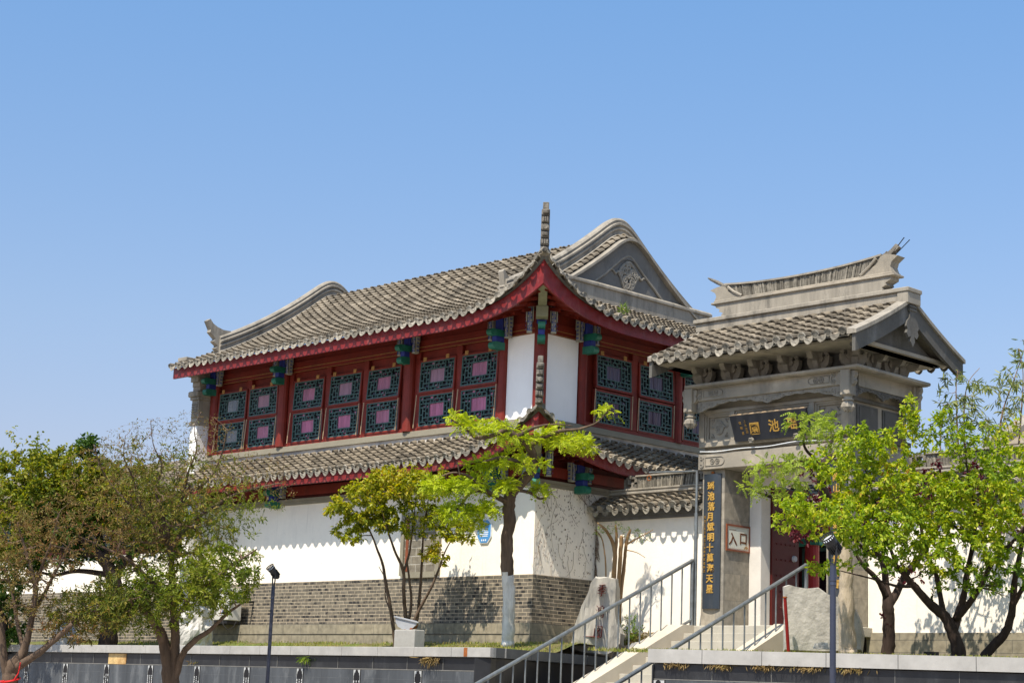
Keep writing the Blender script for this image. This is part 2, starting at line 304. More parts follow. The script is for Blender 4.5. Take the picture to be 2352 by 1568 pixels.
BARK = mat('brown_bark', (.115,.080,.055), .92, .40, 9, .9, 30, .15, streak=True)
BARKDK = mat('dark_bark', (.048,.034,.027), .92, .45, 9, .9, 30, .15, streak=True)
BARKLT = mat('pale_twig_bark', (.24,.165,.105), .92, .35, 9, .6, 30, .15)
WASH = mat('limewashed_bark', (.62,.605,.55), .92, .20, 9, 1.0, 26, .15, streak=True, dirt=(.22,.21,.19), dscale=5, damt=.7)
WASHT = mat('cream_limewashed_bark', (.50,.42,.31), .92, .22, 9, 1.0, 26, .15, streak=True, dirt=(.22,.17,.11), dscale=5, damt=.7)
RUST = mat('rust', (.27,.085,.022), .9, .3, 12, .2)
CONCRETE = mat('pale_granite_block', (.34,.33,.30), .85, .10, 9, .2, 120, .2)
GREYM = mat('grey_lamp_housing', (.34,.35,.36), .5, .1, 5, .05)
ACW = mat('aged_white_enamel', (.56,.55,.50), .5, .08, 4, .05, dirt=(.35,.30,.22), dscale=4, damt=.4)
PAVE = blocks('plaza_paving', (.60,.53,.42), (.55,.49,.40), (.2,.19,.18), .8, .8, .008, bump=.2)
SOIL = mat('terrace_soil', (.13,.115,.05), .95, .4, 4, .6, 30, .1, col2=(.10,.13,.03))
GRASSM = leafmat('grass_blades', [(0,(.10,.15,.022)),(.45,(.20,.24,.035)),(.75,(.36,.31,.09)),(1,(.48,.36,.14))], .25)
DRYG = leafmat('dry_grass', [(0,(.22,.155,.06)),(.6,(.30,.205,.08)),(1,(.15,.15,.04))], .2)
VINE = mat('dry_vine_stems', (.20,.145,.105), .95, .4, 10, 0)
STAIN = mat('stained_flashing', (.52,.48,.42), .9, .3, 3.0, .2, 30, .15, col2=(.27,.26,.25))
SILLST = mat('grey_sill', (.24,.22,.165), .85, .10, 3, .1)
DRYSTACK = mat('stacked_tile_ridge', (.17,.155,.125), .9, .4, 14, .3, 50, .15, island=.45, dirt=(.03,.03,.03), dscale=4, damt=.7)
RIBBON = mat('red_ribbon', (.65,.02,.02), .6, .1, 5, 0)
CREAM = mat('faded_cream_paint', (.36,.35,.28), .7, .25, 9, .1)
BLUEP = mat('faded_blue_paint', (.07,.10,.30), .6, .3, 9, .1)
RUBBER = mat('black_rubber', (.012,.012,.012), .6, .2, 5, 0)
# ------------------------------------------------------------------ roofs
def tile_roof(S, cols, edges, r, keep, pitch, eave_keep=lambda a: True, drip=1.0, jit=0.0, seed=1):
    T_, E_ = MB(), MB(); q = rng(seed)
    for a in cols:
        first = True
        for j in range(len(edges)-1):
            s0, s1 = edges[j], edges[j+1]; sm = (s0+s1)/2; pm = S(a, sm)
            if not keep(a, pm): continue
            aj = a + q.uniform(-jit, jit)
            P0, P1 = S(aj, s0), S(aj, min(s1 + .12*(s1-s0), 1.02)); A = (S(aj+.05, sm) - S(aj-.05, sm)).normalized(); T = (P1-P0).normalized(); Nn = A.cross(T)
            if Nn.z < 0: Nn = -Nn
            vs = []
            tilt = q.uniform(-jit, jit)
            for P, rr, h in ((P0, r*.82, .026), (P0, r*1.03, .030+abs(tilt)), (P1, r*.80, -.004)):
                for k in range(7):
                    t = math.pi*k/6; vs.append(P + A*(math.cos(t)*rr) + Nn*(math.sin(t)*rr + h))
            T_.add(vs, [(i*7+k, i*7+k+1, (i+1)*7+k+1, (i+1)*7+k) for i in range(2) for k in range(6)])
            ac = a + pitch/2; pc = S(ac, sm)
            if keep(ac, pc):
                Q0, Q1 = S(ac, s0), S(ac, min(s1 + .12*(s1-s0), 1.02)); hw = pitch/2 - r*.55; vs = []
                for P, h in ((Q0, .006), (Q0, .024), (Q1, -.008)):
                    for k in range(5):
                        u = -1 + k*.5; vs.append(P + A*(u*hw) + Nn*(h - .042*(1-u*u) + .008))
                T_.add(vs, [(i*5+k, i*5+k+1, (i+1)*5+k+1, (i+1)*5+k) for i in range(2) for k in range(4)])
                if j == 0 and eave_keep(ac):
                    B = Q0 - T*.035; Dn = (-Nn*.9 - T*(.42 + q.uniform(-.18,.18)) + A*q.uniform(-.08,.08)).normalized(); O = A.cross(Dn); O = O if O.dot(T) < 0 else -O; w_ = hw*1.02
                    ol = [(-1,.03),(-.97,-.02),(-.85,-.058),(-.55,-.088),(0,-.112),(.55,-.088),(.85,-.058),(.97,-.02),(1,.03),(.5,-.004),(0,-.015),(-.5,-.004)]
                    vs = [B + A*(u*w_) - Dn*(v*drip) + O*(.0 + .02*(1-abs(u))) for u, v in ol]; vs += [p + O*.014 for p in vs]; n = len(ol)
                    E_.add(vs, [tuple(range(n)), tuple(range(2*n-1, n-1, -1))] + [(i, (i+1) % n, (i+1) % n + n, i+n) for i in range(n)])
            if j == 0 and eave_keep(a):
                c = P0 + Nn*(.012 + r*.35); vs = []
                for off, rr in ((.0, r*.95), (-.035, r*1.0), (-.035, r*.78), (-.028, r*.70)):
                    for k in range(10):
                        t = 2*math.pi*k/10; vs.append(c + T*off + A*(math.cos(t)*rr) + Nn*(math.sin(t)*rr*.92))
                E_.add(vs, [(i*10+k, i*10+(k+1) % 10, (i+1)*10+(k+1) % 10, (i+1)*10+k) for i in range(3) for k in range(10)] + [tuple(range(30, 40))])
    return T_, E_

def frange(a, b, st):
    out = []
    while a < b + 1e-6: out.append(a); a += st
    return out

# ------------------------------------------------------------------ the hall
HB = thing('hall', 'two storey white and red hall with upswept grey tiled roofs and lattice windows', 'building', (-5.5, 3.0, 2.6))
XL = -11.2
mb = MB(); mb.box(-11.32, .22, -.25, 6.2, 2.55, 3.171); part('plinth', mb, PLINTH, HB)
mb = MB(); mb.box(-11.30, .26, -.29, 6.24, 2.955, 3.0); part('plinth_joint', MB().box(-11.31, .205, -.262, 6.1, 2.951, 2.957), INK, HB)
mb = MB(); mb.box(-11.25, .0, .0, 6.0, 3.171, 4.12); part('brick_base', mb, BRICK, HB)
mb = MB(); mb.box(-11.25, -.012, .012, 5.99, 4.12, 5.86); part('white_wall', mb, WHITE, HB)
mb = MB(); mb.box(-11.25, .02, -.03, 6.02, 5.86, 5.93); mb.box(-11.25, .05, -.06, 6.05, 5.93, 5.99); part('wall_trim', mb, SILLST, HB)
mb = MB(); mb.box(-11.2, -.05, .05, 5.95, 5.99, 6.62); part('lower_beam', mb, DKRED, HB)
mb = MB(); mb.box(-11.2, .03, -.03, 6.03, 6.06, 6.27); part('lower_beam', mb, RED, HB)
# upper storey core
mb = MB(); mb.box(-11.2, -.06, .06, 5.94, 6.95, 9.55); part('upper_wall', mb, RED, HB)
mb = MB(); mb.bbox(-11.25, .07, -.07, 6.07, 7.165, 7.215, .006); mb.box(-11.25, .10, -.10, 6.1, 7.085, 7.165); part('sill', mb, SILLST, HB)
mb = MB(); mb.box(-11.2, .05, -.05, 6.05, 6.90, 7.085); part('flashing', mb, STAIN, HB)
mb = MB(); mb.bbox(-11.2, -1.12, -.045, .06, 7.215, 7.30, .006); q = MB(); q.bbox(-5.9, -1.12, -.045, .06, 7.215, 7.30, .006); mb.join(q.mirror_diag()); part('window_sill', mb, RED, HB)
mb = MB(); mb.box(-11.2, .02, -.02, 6.02, 8.93, 9.16); mb.box(-11.2, .0, .0, 6.0, 9.175, 9.42); mb.box(-11.2, .03, -.03, 6.03, 9.16, 9.176); part('upper_beam', mb, RED, HB)
mb = MB(); mb.box(-11.2, .034, -.034, 6.034, 9.02, 9.03); mb.box(-11.2, .034, -.034, 6.034, 8.935, 8.942); part('beam_gilding', mb, HINGE, HB)
mb = MB(); mb.box(-1.0, -.012, .012, .06, 7.22, 8.93); q = MB(); q.box(-1.1, -.012, .012, .06, 7.22, 8.93); mb.join(q.mirror_diag()); part('corner_panel', mb, PANELWHITE, HB)

def column(x, y, r, z0, z1): mb = MB(); mb.tube([(x,y,z0),(x,y,z1)], r, 16); return mb
for x in (-8.30, -3.88): part('column', column(x, -.03, .135, 7.22, 8.93), RED, HB, smooth=False)
part('column', column(-1.05, .0, .10, 7.22, 8.93), RED, HB); part('column', column(.0, 1.22, .10, 7.22, 8.93), RED, HB)
part('column', column(.0, 0.0, .135, 7.1, 9.2), RED, HB); part('column', column(.0, 4.20, .12, 7.22, 8.93), RED, HB)
part('column', column(-11.05, .0, .14, 7.22, 9.2), RED, HB)
for x in (-9.67, -6.69, -5.38, -2.36):
    mb = MB(); mb.bbox(x-.085, x+.085, -.035, .06, 7.30, 8.93, .008); part('mullion', mb, RED, HB)
for y in (2.81, 5.6):
    mb = MB(); mb.bbox(-.06, .035, y-.085, y+.085, 7.30, 8.93, .008); part('mullion', mb, RED, HB)
for x in (-8.08, -4.08, -3.68, -1.28, -8.52):
    mb = MB(); mb.bbox(x-.07, x+.07, -.012, .06, 7.30, 8.93, .006); part('mullion', mb, RED, HB)

# windows: local x along the sill, z up from the sash foot, -y outwards
def bars(w, h):
    b = []; cx0, cx1, cz0, cz1 = w*.275, w*.725, h*.27, h*.74; a = cx0; k = cz0; cw = cx1 - cx0
    b += [(cx0,0,cx0,cz1),(cx1,cz0,cx1,h),(cx0,cz0,w,cz0),(0,cz1,cx1,cz1)]
    def P(x0,z0,x1,z1): b.append((x0,z0,x1,z1)); b.append((w-x1,h-z1,w-x0,h-z0))
    # side band: two staggered uprights tied by short rails
    P(a*.36,h*.13,a*.36,h*.62); P(a*.68,h*.27,a*.68,h*.86)
    P(0,h*.13,a*.68,h*.13); P(a*.36,h*.27,a,h*.27); P(0,h*.38,a*.36,h*.38); P(a*.36,h*.50,a*.68,h*.50); P(0,h*.62,a*.68,h*.62); P(a*.68,h*.40,a,h*.40); P(a*.68,h*.60,a,h*.60); P(0,h*.86,a,h*.86)
    P(a*.36,h*.74,a*.36,h); P(a*.68,0,a*.68,h*.13)
    # foot band
    P(cx0,k*.5,cx0+.58*cw,k*.5); P(cx0+.58*cw,k*.5,cx0+.58*cw,k); P(cx0+.30*cw,k*.5,cx0+.30*cw,k); P(cx0+.16*cw,0,cx0+.16*cw,k*.5); P(cx0+.44*cw,0,cx0+.44*cw,k*.5); P(cx0+.72*cw,0,cx0+.72*cw,k); P(cx0+.72*cw,k*.5,cx1,k*.5); P(cx0+.88*cw,k*.5,cx0+.88*cw,k)
    return b
def make_window(w, h, upper, curtain, lit=True):
    """returns the window part with its own pieces, in local coordinates"""
    f = MB(); t = .045
    f.bbox(-t,w+t,-.055,.03,-t,0,.006); f.bbox(-t,w+t,-.055,.03,h,h+t,.006); f.bbox(-t,0,-.054,.03,0,h,.006); f.bbox(w,w+t,-.054,.03,0,h,.006)
    win = part('window', f, RED, HB, local=True)
    l = MB(); t = .0105
    for i, (x0,z0,x1,z1) in enumerate(bars(w, h)):
        y = -.040 + .0009*(i % 7)
        l.box(min(x0,x1)-t, max(x0,x1)+t, y, -.012, min(z0,z1)-t, max(z0,z1)+t)
    for (x0,x1,z0,z1) in ((0,w,-.0,.024),(0,w,h-.024,h),(0,.024,.024,h-.024),(w-.024,w,.024,h-.024)): l.box(x0,x1,-.047,-.012,z0,z1)
    part('lattice', l, TEAL, win, local=True)
    p = MB(); p.box(0,w,0.0,.012,0,h); part('pane', p, PANE, win, local=True)
    c = MB(); n = 14; X0, X1, Z0, Z1 = w*.285, w*.715, h*.285, h*.73
    nx = 25
    c.grid([[(lerp(X0, X1, i/nx), -.012 + .007*math.sin(i*1.9 + 1.3*math.sin(i*.7)) + .004*math.sin(i*.9)*(1-j/4), lerp(Z0, Z1, j/4)) for i in range(nx+1)] for j in range(5)])
    for (u0,u1,v0,v1) in ((.02,.09,.86,.97),(.10,.24,.60,.66),(.40,.50,.82,.90),(.44,.60,.08,.2),(.82,.92,.70,.80),(.30,.38,.90,.98),(.9,.97,.06,.14)):
        c.box(w*u0, w*u1, -.009, -.001, h*v0, h*v1)
    part('curtain', c, curtain, win, local=True)
    if upper:
        for x in (w*.13, w*.80):
            g = MB(); g.bbox(x-.05, x+.05, -.070, -.056, h+.01, h+.10, .004); part('hinge', g, HINGE, win, local=True)
    else:
        for x, dx in ((-.055, -.05), (w+.03, -.03)):
            g = MB(); g.tube([(x,-.085,h+.03),(x+dx,-.10,-.03)], .010, 6); part('stay_rod', g, RAWWOOD, win, local=True)
    return win
PROTO = {}
def put_window(w, h, upper, curtain, pos, rz, tilt):
    key = (w, h, upper, curtain.name)
    if key not in PROTO: o = PROTO[key] = make_window(w, h, upper, curtain)
    else: o = copy_tree(PROTO[key], HB)
    o.location = Vector(pos) - BASE[HB.name]; o.rotation_euler = (tilt, 0, rz)
FW = [(-10.80,1.05),(-9.57,1.03),(-7.89,1.06),(-6.58,1.07),(-5.27,1.07),(-3.53,1.05),(-2.24,1.04)]
for i, (x, w_) in enumerate(FW):
    t = [.03,.0,.055,.065,.085,.05,.055][i]
    put_window(1.055, .645, True, [GREYGL,CURT3,CURT,CURT3,CURT,CURT3,CURT][i], (x, -.035, 8.035), 0, -t*.9)
    put_window(1.055, .645, False, [GREYGL,CURT,CURT2,CURT2,CURT,CURT2,CURT2][i], (x, -.005, 7.305), 0, 0)
for y in (1.60, 2.94, 4.40):
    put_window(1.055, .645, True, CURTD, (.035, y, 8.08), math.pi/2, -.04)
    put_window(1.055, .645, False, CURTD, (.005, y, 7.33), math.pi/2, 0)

# painted brackets
def volute(y0, y1, z0, z1, w):
    """rounded beam-head projecting towards -y"""
    mb = MB(); m = (z0+z1)/2; h = (z1-z0)/2
    pts = [(y1,z0),(y0+h*.9,z0)] + [(y0 + h*.9 - h*.9*math.sin(a), m - h*math.cos(a)) for a in [math.pi*k/6 for k in range(1,6)]] + [(y0+h*.9,z1),(y1,z1)]
    mb.prism(pts, 0, -w/2, w/2); return mb
def make_bracket():
    br = part('bracket', MB().bbox(-.065,.065,-.24,.0,-.168,-.05,.008).bbox(-.10,.10,-.12,.0,.09,.50,.01), BLUE, HB, local=True)
    part('volute', volute(-.33, 0, -.32, -.17, .155), GREEN, br, local=True)
    part('volute', volute(-.40, -.0, -.05, .085, .145), GREEN, br, local=True)
    for s in (-1, 1):
        b = MB(); x = s*.24
        b.prism([(x-.055,-.10),(x+.055,-.10),(x+.055,.12),(x+.075,.14),(x+.075,.50),(x-.075,.50),(x-.075,.14),(x-.055,.12)], 1, -.13, -.02)
        bd = part('painted_board', b, CREAM, br, local=True)
        c = MB()
        for k in range(7):
            z = -.07 + k*.08; c.box(x-.04, x+.04, -.136, -.130, z, z+.018); c.box(x + (.022 if k % 2 else -.04), x + (.04 if k % 2 else -.022), -.135, -.1295, z+.018, z+.06); c.box(x-.012, x+.012, -.134, -.1295, z+.035, z+.062)
            sx = x + s*.0765
            c.box(min(sx, sx+s*.006), max(sx, sx+s*.006), -.11, -.05, z+.02, z+.045)
        part('meander', c, BLUEP, bd, local=True)
        d = MB()
        for u in (-.047,.047):
            d = MB(); d.box(x+u-.006, x+u+.006, -.138, -.130, -.08, .48); part('beading', d, BLACKM, bd, local=True)
    return br
BR = make_bracket(); first = True
def put_bracket(pos, rz):
    global first
    o = BR if first else copy_tree(BR, HB); first = False
    o.location = Vector(pos) - BASE[HB.name]; o.rotation_euler = (0, 0, rz)
for x in (-11.02, -8.28, -3.88, -1.05): put_bracket((x, -.06, 8.98), 0)
for y in (1.22, 4.25): put_bracket((.06, y, 8.98), math.pi/2)
for x in (-8.28, -3.88, -1.05): put_bracket((x, -.02, 6.12), 0)
put_bracket((.02, 1.15, 6.12), math.pi/2)
# corner: blue block, green heads, hip beams on the diagonal
for z, sc in ((8.98, 1.0), (6.12, .85)):
    put_bracket((.06, -.06, z), math.pi/4)
def diag(mb):  # local x across, y outwards along the diagonal -> world
    q = MB(); c = math.sqrt(.5); q.v = [((p[0]*c + p[1]*c), (p[0]*c - p[1]*c), p[2]) for p in mb.v]; q.f = list(mb.f); q.mi = list(mb.mi); return q
mb = MB(); mb.prism([(.0,9.28),(.62,9.34),(1.40,9.56),(1.38,9.74),(.6,9.52),(.0,9.46)], 0, -.085, .085); mb.bbox(-.12,.12,.30,.62,9.12,9.34,.012); part('hip_beam', diag(mb), KHAKI, HB)
mb = MB(); mb.prism([(.0,6.35),(.5,6.42),(1.05,6.72),(1.03,6.88),(.0,6.52)], 0, -.08, .08); part('hip_beam', diag(mb), KHAKI, HB)

# ---- upper roof
EU = 1.15
def hu(d):
    return 9.25 + .35*d + .0573*d*d
YC = 3.13; DY = 6.26                  # crest line and depth of the upper roof
def liftU(a):
    t = max(0, (a + 2.0) / 3.05); return .90 * t**3.1
def front_h(d1):                     # rolled crest
    k = 3.88
    if d1 <= k: return hu(d1)
    return hu(k) + .7946*(.4**2 - (4.28 - d1)**2)/.8
def zroof(x, y):
    d = min(y + EU, DY + EU - y)
    return front_h(d) + liftU(x) * max(0, 1 - max(d,0)/2.2)**2
def S_up(a, s):
    y = -EU + s*(DY + 2*EU); return Vector((a, y, zroof(a, y)))
def keep_up(a, p):
    if a < -.62: return a > -11.42
    return p.y < -a + .02 or p.y > DY + a
cols = frange(-11.36, 1.12, .262); edges = [i/58 for i in range(59)]
T1, E1 = tile_roof(S_up, cols, edges, .062, keep_up, .262, jit=.008)
def S_sk(a, s):                       # skirt below the gable, seen in mirrored coordinates
    y = -EU + s*1.75; d = y + EU; L = liftU(a) if a > -3 else liftU(-DY - a)
    return Vector((-y, -a, hu(d) + L*max(0, 1 - d/2.2)**2))
def keep_sk(a, p): return p.x > -.52 and p.x > -(-a) * 1 - .02 if a > -3 else p.x > -.52 and p.x > -6 - a - .02
def keep_sk(a, p):
    lim = a if a > -3 else -DY - a     # hip: x must stay outside the diagonal
    return p.x > max(-.55, lim - .02)
T2, E2 = tile_roof(S_sk, frange(-7.31, 1.1, .262), [i/14 for i in range(15)], .062, keep_sk, .262, jit=.008, seed=2)
T1.join(T2); E1.join(E2)
UR = part('upper_roof', T1, TILE, HB); part('eave_tiles', E1, TILEEND, UR)
# under-roof sheet (the boards the tiles lie on)
mb = MB(); rows = []
for y in frange(-EU+.04, DY+EU, .2): rows.append([(x, y, zroof(x, y) - .035) for x in frange(-11.42, -.6, .45)])
mb.grid(rows)
def skirt_pt(a, y):
    p = S_sk(a, (y+EU)/1.75); return (p.x, p.y, p.z - .035)
for y0 in frange(-EU+.04, .5, .1): pass
rows = [[(x, lerp(-EU+.04, -x, t), zroof(x, lerp(-EU+.04, -x, t)) - .035) for t in [k/8 for k in range(9)]] for x in frange(-.62, 1.06, .12)]
g2 = MB().grid(rows); mb.join(g2); mb.join(g2.mirror_diag())
rows = [[(x, y, hu(EU - x) - .035) for y in frange(.5, 5.76, .25)] for x in frange(-.6, 1.06, .16)]; mb.grid(rows)
rows = [[(x, DY - y_, z) for (x, y_, z) in [(x, lerp(-EU+.04, -x, t), zroof(x, lerp(-EU+.04, -x, t)) - .035) for t in [k/8 for k in range(9)]]] for x in frange(-.62, 1.06, .12)]
g3 = MB().grid(rows); mb.join(g3)
part('roof_boarding', mb, GABLE, UR)

def eave_curve(e, zf, lift, a0, a1, st):
    return [(a, -e, zf(a)) for a in frange(a0, a1, st)]
def fascia_mesh(e, ztop, hgt, a0, a1, lift_k):
    mb = MB(); A = frange(a0, a1, .1)
    if A[-1] < a1 - 1e-4: A.append(a1)
    rows = []
    for a in A:
        zt = ztop(a) - .05; hb = hgt*(1 + lift_k(a)); z0 = zt - hb; ye = min(-e, -a) if a > e - .05 else -e
        rows.append([(a,-e,zt),(a,-e,z0),(a,-e+.05,z0),(a,-e+.05,zt),(a,-e,zt)])
    mb.grid(rows); mb.f.append((0,1,2,3)); mb.mi.append(0); return mb
kU = lambda a: .75*max(0, (a+.6)/1.6)**2.2
FE = 1.05
f1 = fascia_mesh(FE, lambda a: zroof(a, -FE), .255, -11.40, FE, kU)
f2 = fascia_mesh(FE, lambda a: zroof(a if a > -3 else -DY - a, -FE), .255, -7.26, FE, lambda a: kU(a if a > -3 else -DY-a)).mirror_diag()
f1.join(f2); part('fascia', f1, FASCIA, HB)
def soffit_mesh(e, zbot, zwall, a0, a1, sheet=True, rafters=True, sp=.27, left=-11.2):
    mb = MB(); rows = []
    def inner(a): return (0.0 if a <= 0 else -a)
    def zi(a): return zwall if a <= 0 else lerp(zwall, zbot(e), (a/e)**1.3)
    A = frange(a0, e, .12)
    for a in A:
        yi = inner(a); rows.append([(a, lerp(-e+.03, yi, t), lerp(zbot(a)+.06, zi(a)+.06, t)) for t in (0,.25,.5,.75,1)])
    mb.grid(rows)
    if rafters:
        a = a0 + .1
        while a < e - .12:
            yi = inner(a); L = e - .04 + yi
            if L > .12:
                fan = 0 if a < -.2 else (a+.2)*.35
                for (t0, t1, dz, hw) in ((0,.62,-.0,.032),(.50,1.0,-.055,.036)):
                    p0 = Vector((a, lerp(-e+.03, yi, t0), lerp(zbot(a)+.05, zi(a)+.05, t0)+dz)); p1 = Vector((a - fan*.5*(t1-t0), lerp(-e+.03, yi, t1), lerp(zbot(a)+.05, zi(a)+.05, t1)+dz))
                    d = (p1-p0)/2; mb.obox((p0+p1)/2, (hw,0,0), d, (0,0,.036))
            a += sp
    return mb
zbU = lambda a: zroof(a, -FE) - .05 - .255*(1+kU(a))
s1 = soffit_mesh(FE, zbU, 9.42, -11.2, FE); s2 = soffit_mesh(FE, zbU, 9.42, -6.0, FE).mirror_diag(); s1.join(s2)
part('eave_soffit', s1, RED, HB)

# gable ridges: moulded band riding on the roof curve, with an upturned tail
def ridge_profile(h): return [(-.17,-.06),(.17,-.06),(.17,.10),(.12,.12),(.12,.20),(.15,.22),(.15,.26),(.115,.28),(.115,h-.20),(.16,h-.18),(.16,h-.14),(.11,h-.12),(.12,h-.06),(.08,h-.015),(0,h),(-.08,h-.015),(-.12,h-.06),(-.11,h-.12),(-.16,h-.14),(-.16,h-.18),(-.115,h-.20),(-.115,.28),(-.15,.26),(-.15,.22),(-.12,.20),(-.12,.12),(-.17,.10)]
def gable_ridge(x, k=1.0):
    mb = MB(); ys = [i*.1 for i in range(-3, 67)]
    def zs(y):
        w_ = [zroof(-4, min(7.1, max(-1, y+k*.09))) for k in (-2,-1,0,1,2)]; return sum(w_)/5
    path = [(x, y, zs(y)) for y in ys]; mb.sweep(ridge_profile(.50), path, (1,0,0), up=(0,0,1))
    for s in (1, -1):
        f = lambda y: y if s > 0 else DY - y
        zb = zs(-.3)
        ol = [(-.02,zb-.05),(-.28,zb-.08),(-.37,zb+.02),(-.30,zb+.10),(-.40,zb+.17),(-.33,zb+.24),(-.47,zb+.33),(-.40,zb+.40),(-.58,zb+.54),(-.56,zb+.60),(-.68,zb+.80),(-.60,zb+.86),(-.50,zb+.76),(-.38,zb+.70),(-.20,zb+.655),(0.02,zb+.66),(.02,zb+.3)]
        mb.prism([(f(y*k if y < 0 else y), zb + (z-zb)*(1 if k > .9 else (.62 if z < zb + .7 else .80))) for y, z in ol], 0, x-.075, x+.075)
    return mb
part('gable_ridge', gable_ridge(-10.74), RIDGE, HB, smooth=False)
part('gable_ridge', gable_ridge(-.86, .55), RIDGE, HB, smooth=False)
# gable end: outer tile row, light verge, curved board, wall, cloud ornament
def zg(y): return sum(zroof(-4, min(7.1, max(-1, y+k*.08))) for k in (-2,-1,0,1,2))/5
mb = MB(); ys = frange(.3, 5.96, .16)
for i in range(len(ys)-1):
    for x in (-.60,):
        P0 = Vector((x, ys[i], zg(ys[i]))); P1 = Vector((x, ys[i+1], zg(ys[i+1])));
        up_ = 1 if ys[i] < YC else -1
        if up_ < 0: P0, P1 = P1, P0
        T = (P1-P0).normalized(); Nn = Vector((1,0,0)).cross(T); Nn = Nn if Nn.z > 0 else -Nn; vs = []
        for P, rr, h in ((P0,.055,.03),(P0,.075,.035),(P1+T*.02,.06,.0)):
            for k in range(7):
                t = math.pi*k/6; vs.append(P + Vector((1,0,0))*(math.cos(t)*rr) + Nn*(math.sin(t)*rr+h))
        mb.add(vs, [(a*7+k, a*7+k+1, (a+1)*7+k+1, (a+1)*7+k) for a in range(2) for k in range(6)])
part('verge_tiles', mb, TILE, HB)
mb = MB(); prof = [(-.12,-.05),(.12,-.05),(.12,-.01),(-.12,.0)]
mb.sweep([(-.13,-.09),(.13,-.09),(.13,-.03),(-.13,-.02)], [(-.50, y, zg(y)-.0) for y in frange(.25, 6.0, .1)], (1,0,0), up=(0,0,1))
part('verge_band', mb, RIDGE, HB)
mb = MB(); ys = frange(.75, 5.55, .1)
mb.prism([(y, zg(y)-.07) for y in ys] + [(5.55, 9.9), (.75, 9.9)], 0, -.66, -.52); part('gable_wall', mb, GABLE, HB)
mb = MB()
o1 = [(y, zg(y)-.10) for y in ys]; o2 = [(y, zg(y)-.10-.42) for y in reversed(ys) if abs(y-3) < 2.1]
rows = [[(-.485, y, zg(y)-.095), (-.485, y, zg(y)-.50), (-.55, y, zg(y)-.50)] for y in ys]; mb.grid(rows); part('barge_board', mb, GABLE, HB)
def spiral(c, r0, r1, a0, turns, sx=1, n=16):
    return [(c[0] + sx*lerp(r0, r1, k/n)*math.cos(a0 + turns*2*math.pi*k/n), c[1] + lerp(r0, r1, k/n)*math.sin(a0 + turns*2*math.pi*k/n)) for k in range(n+1)]
def cloud(mb, place, s, r):
    """scrolling cloud relief; place maps 2-D to 3-D"""
    for (cx, cz, rr, a0, sx) in ((-.16,.10,.12,-1,1),(.16,.10,.12,-1,-1),(-.13,-.14,.11,1,1),(.13,-.14,.11,1,-1),(0,.27,.12,.5,1),(0,-.02,.07,0,1),(-.30,.0,.09,0,1),(.30,.0,.09,0,-1),(-.05,-.30,.08,1,1),(.07,-.30,.08,1,-1)):
        mb.tube([place(cx*s + p[0]*s, cz*s + p[1]*s) for p in spiral((0,0), rr, rr*.15, a0, 1.5, sx)], r, 6)
    for sx in (-1,1):
        mb.tube([place(sx*u*s, v*s) for u, v in ((.30,.0),(.42,.05),(.52,-.02),(.62,.06),(.72,.05))], [r,r*.9,r*.8,r*.6,r*.3], 6)
        mb.tube([place(sx*u*s, v*s) for u, v in ((.05,.38),(.18,.28),(.28,.18),(.36,.07),(.30,-.10),(.24,-.22),(.16,-.36),(.0,-.44))], r*.9, 6)
mb = MB(); cloud(mb, lambda u, v: (-.50 - .0*v, 3.10 + u, 10.76 + v), .80, .036); part('cloud_ornament', mb, CARVE, HB)
mb = MB(); mb.tube([(-.50,1.75,10.25),(-.50,2.35,10.66),(-.50,2.85,11.08),(-.50,3.05,11.19),(-.50,3.13,11.20),(-.50,3.25,11.15),(-.50,3.7,10.80),(-.50,4.4,10.30)], .028, 6); part('gable_moulding', mb, CARVE, HB)
mb = MB(); mb.box(-.62, -.40, .55, 5.75, 9.9, 10.34); mb.sweep([(-.13,0),(.13,0),(.13,.05),(.07,.10),(-.07,.10),(-.13,.05)], [(-.49, .5, 10.32), (-.49, 5.8, 10.32)], (1,0,0), up=(0,0,1)); part('skirt_ridge', mb, RIDGE, HB)

# hip ridges with the carved stack at the tip (local: x across, y outwards along the diagonal)
def hip_ridge(zf, d0, d1, zt, tip_h, wd, lumps):
    mb = MB(); path = []
    for k in range(13):
        d = lerp(d0, d1, k/12); path.append((0, d, zf(d)))
    top = path[-1]
    for k in range(1, 9):
        t = k/8; path.append((0, top[1] + .16*math.sin(t*1.4), top[2] + t*tip_h))
    ring = [(-wd,-.08),(wd,-.08),(wd,.10),(wd*.7,.15),(-wd*.7,.15),(-wd,.10)]
    base = MB(); base.sweep(ring, [(0,p[1],p[2]) for p in path[:13]], (1,0,0), up=(0,0,1)); mb.join(base)
    for k in range(lumps):
        t0, t1 = k/lumps, (k+.92)/lumps; y = top[1] + .02 + .12*math.sin(t0*1.4); z0, z1 = top[2] - .02 + t0*tip_h, top[2] - .02 + t1*tip_h
        ws = wd*(1.0 - .12*t0) * (1.08 if k % 2 else .98); mb.bbox(-ws, ws, y-.10, y+.05, z0, z1, .018)
        if k % 3 == 0: mb.tube([(0,y+.035,(z0+z1)/2),(0,y+.085,(z0+z1)/2)], ws*.62, 10)
        elif k % 3 == 1:
            for u in (-.5,0,.5): mb.bbox(u*ws-ws*.18, u*ws+ws*.18, y+.04, y+.075, z0+.02, z1-.015, .006)
        else: mb.bbox(-ws*.75, ws*.75, y+.04, y+.085, z0+.03, z1-.03, .012)
    mb.bbox(-wd*.72, wd*.72, top[1]+.02, top[1]+.14, top[2]+tip_h-.03, top[2]+tip_h*1.13, .012)
    mb.box(-wd*1.0, wd*1.0, top[1]-.11, top[1]-.075, top[2]-.10, top[2]+tip_h*.98)
    return diag(mb)
c_ = math.sqrt(.5)
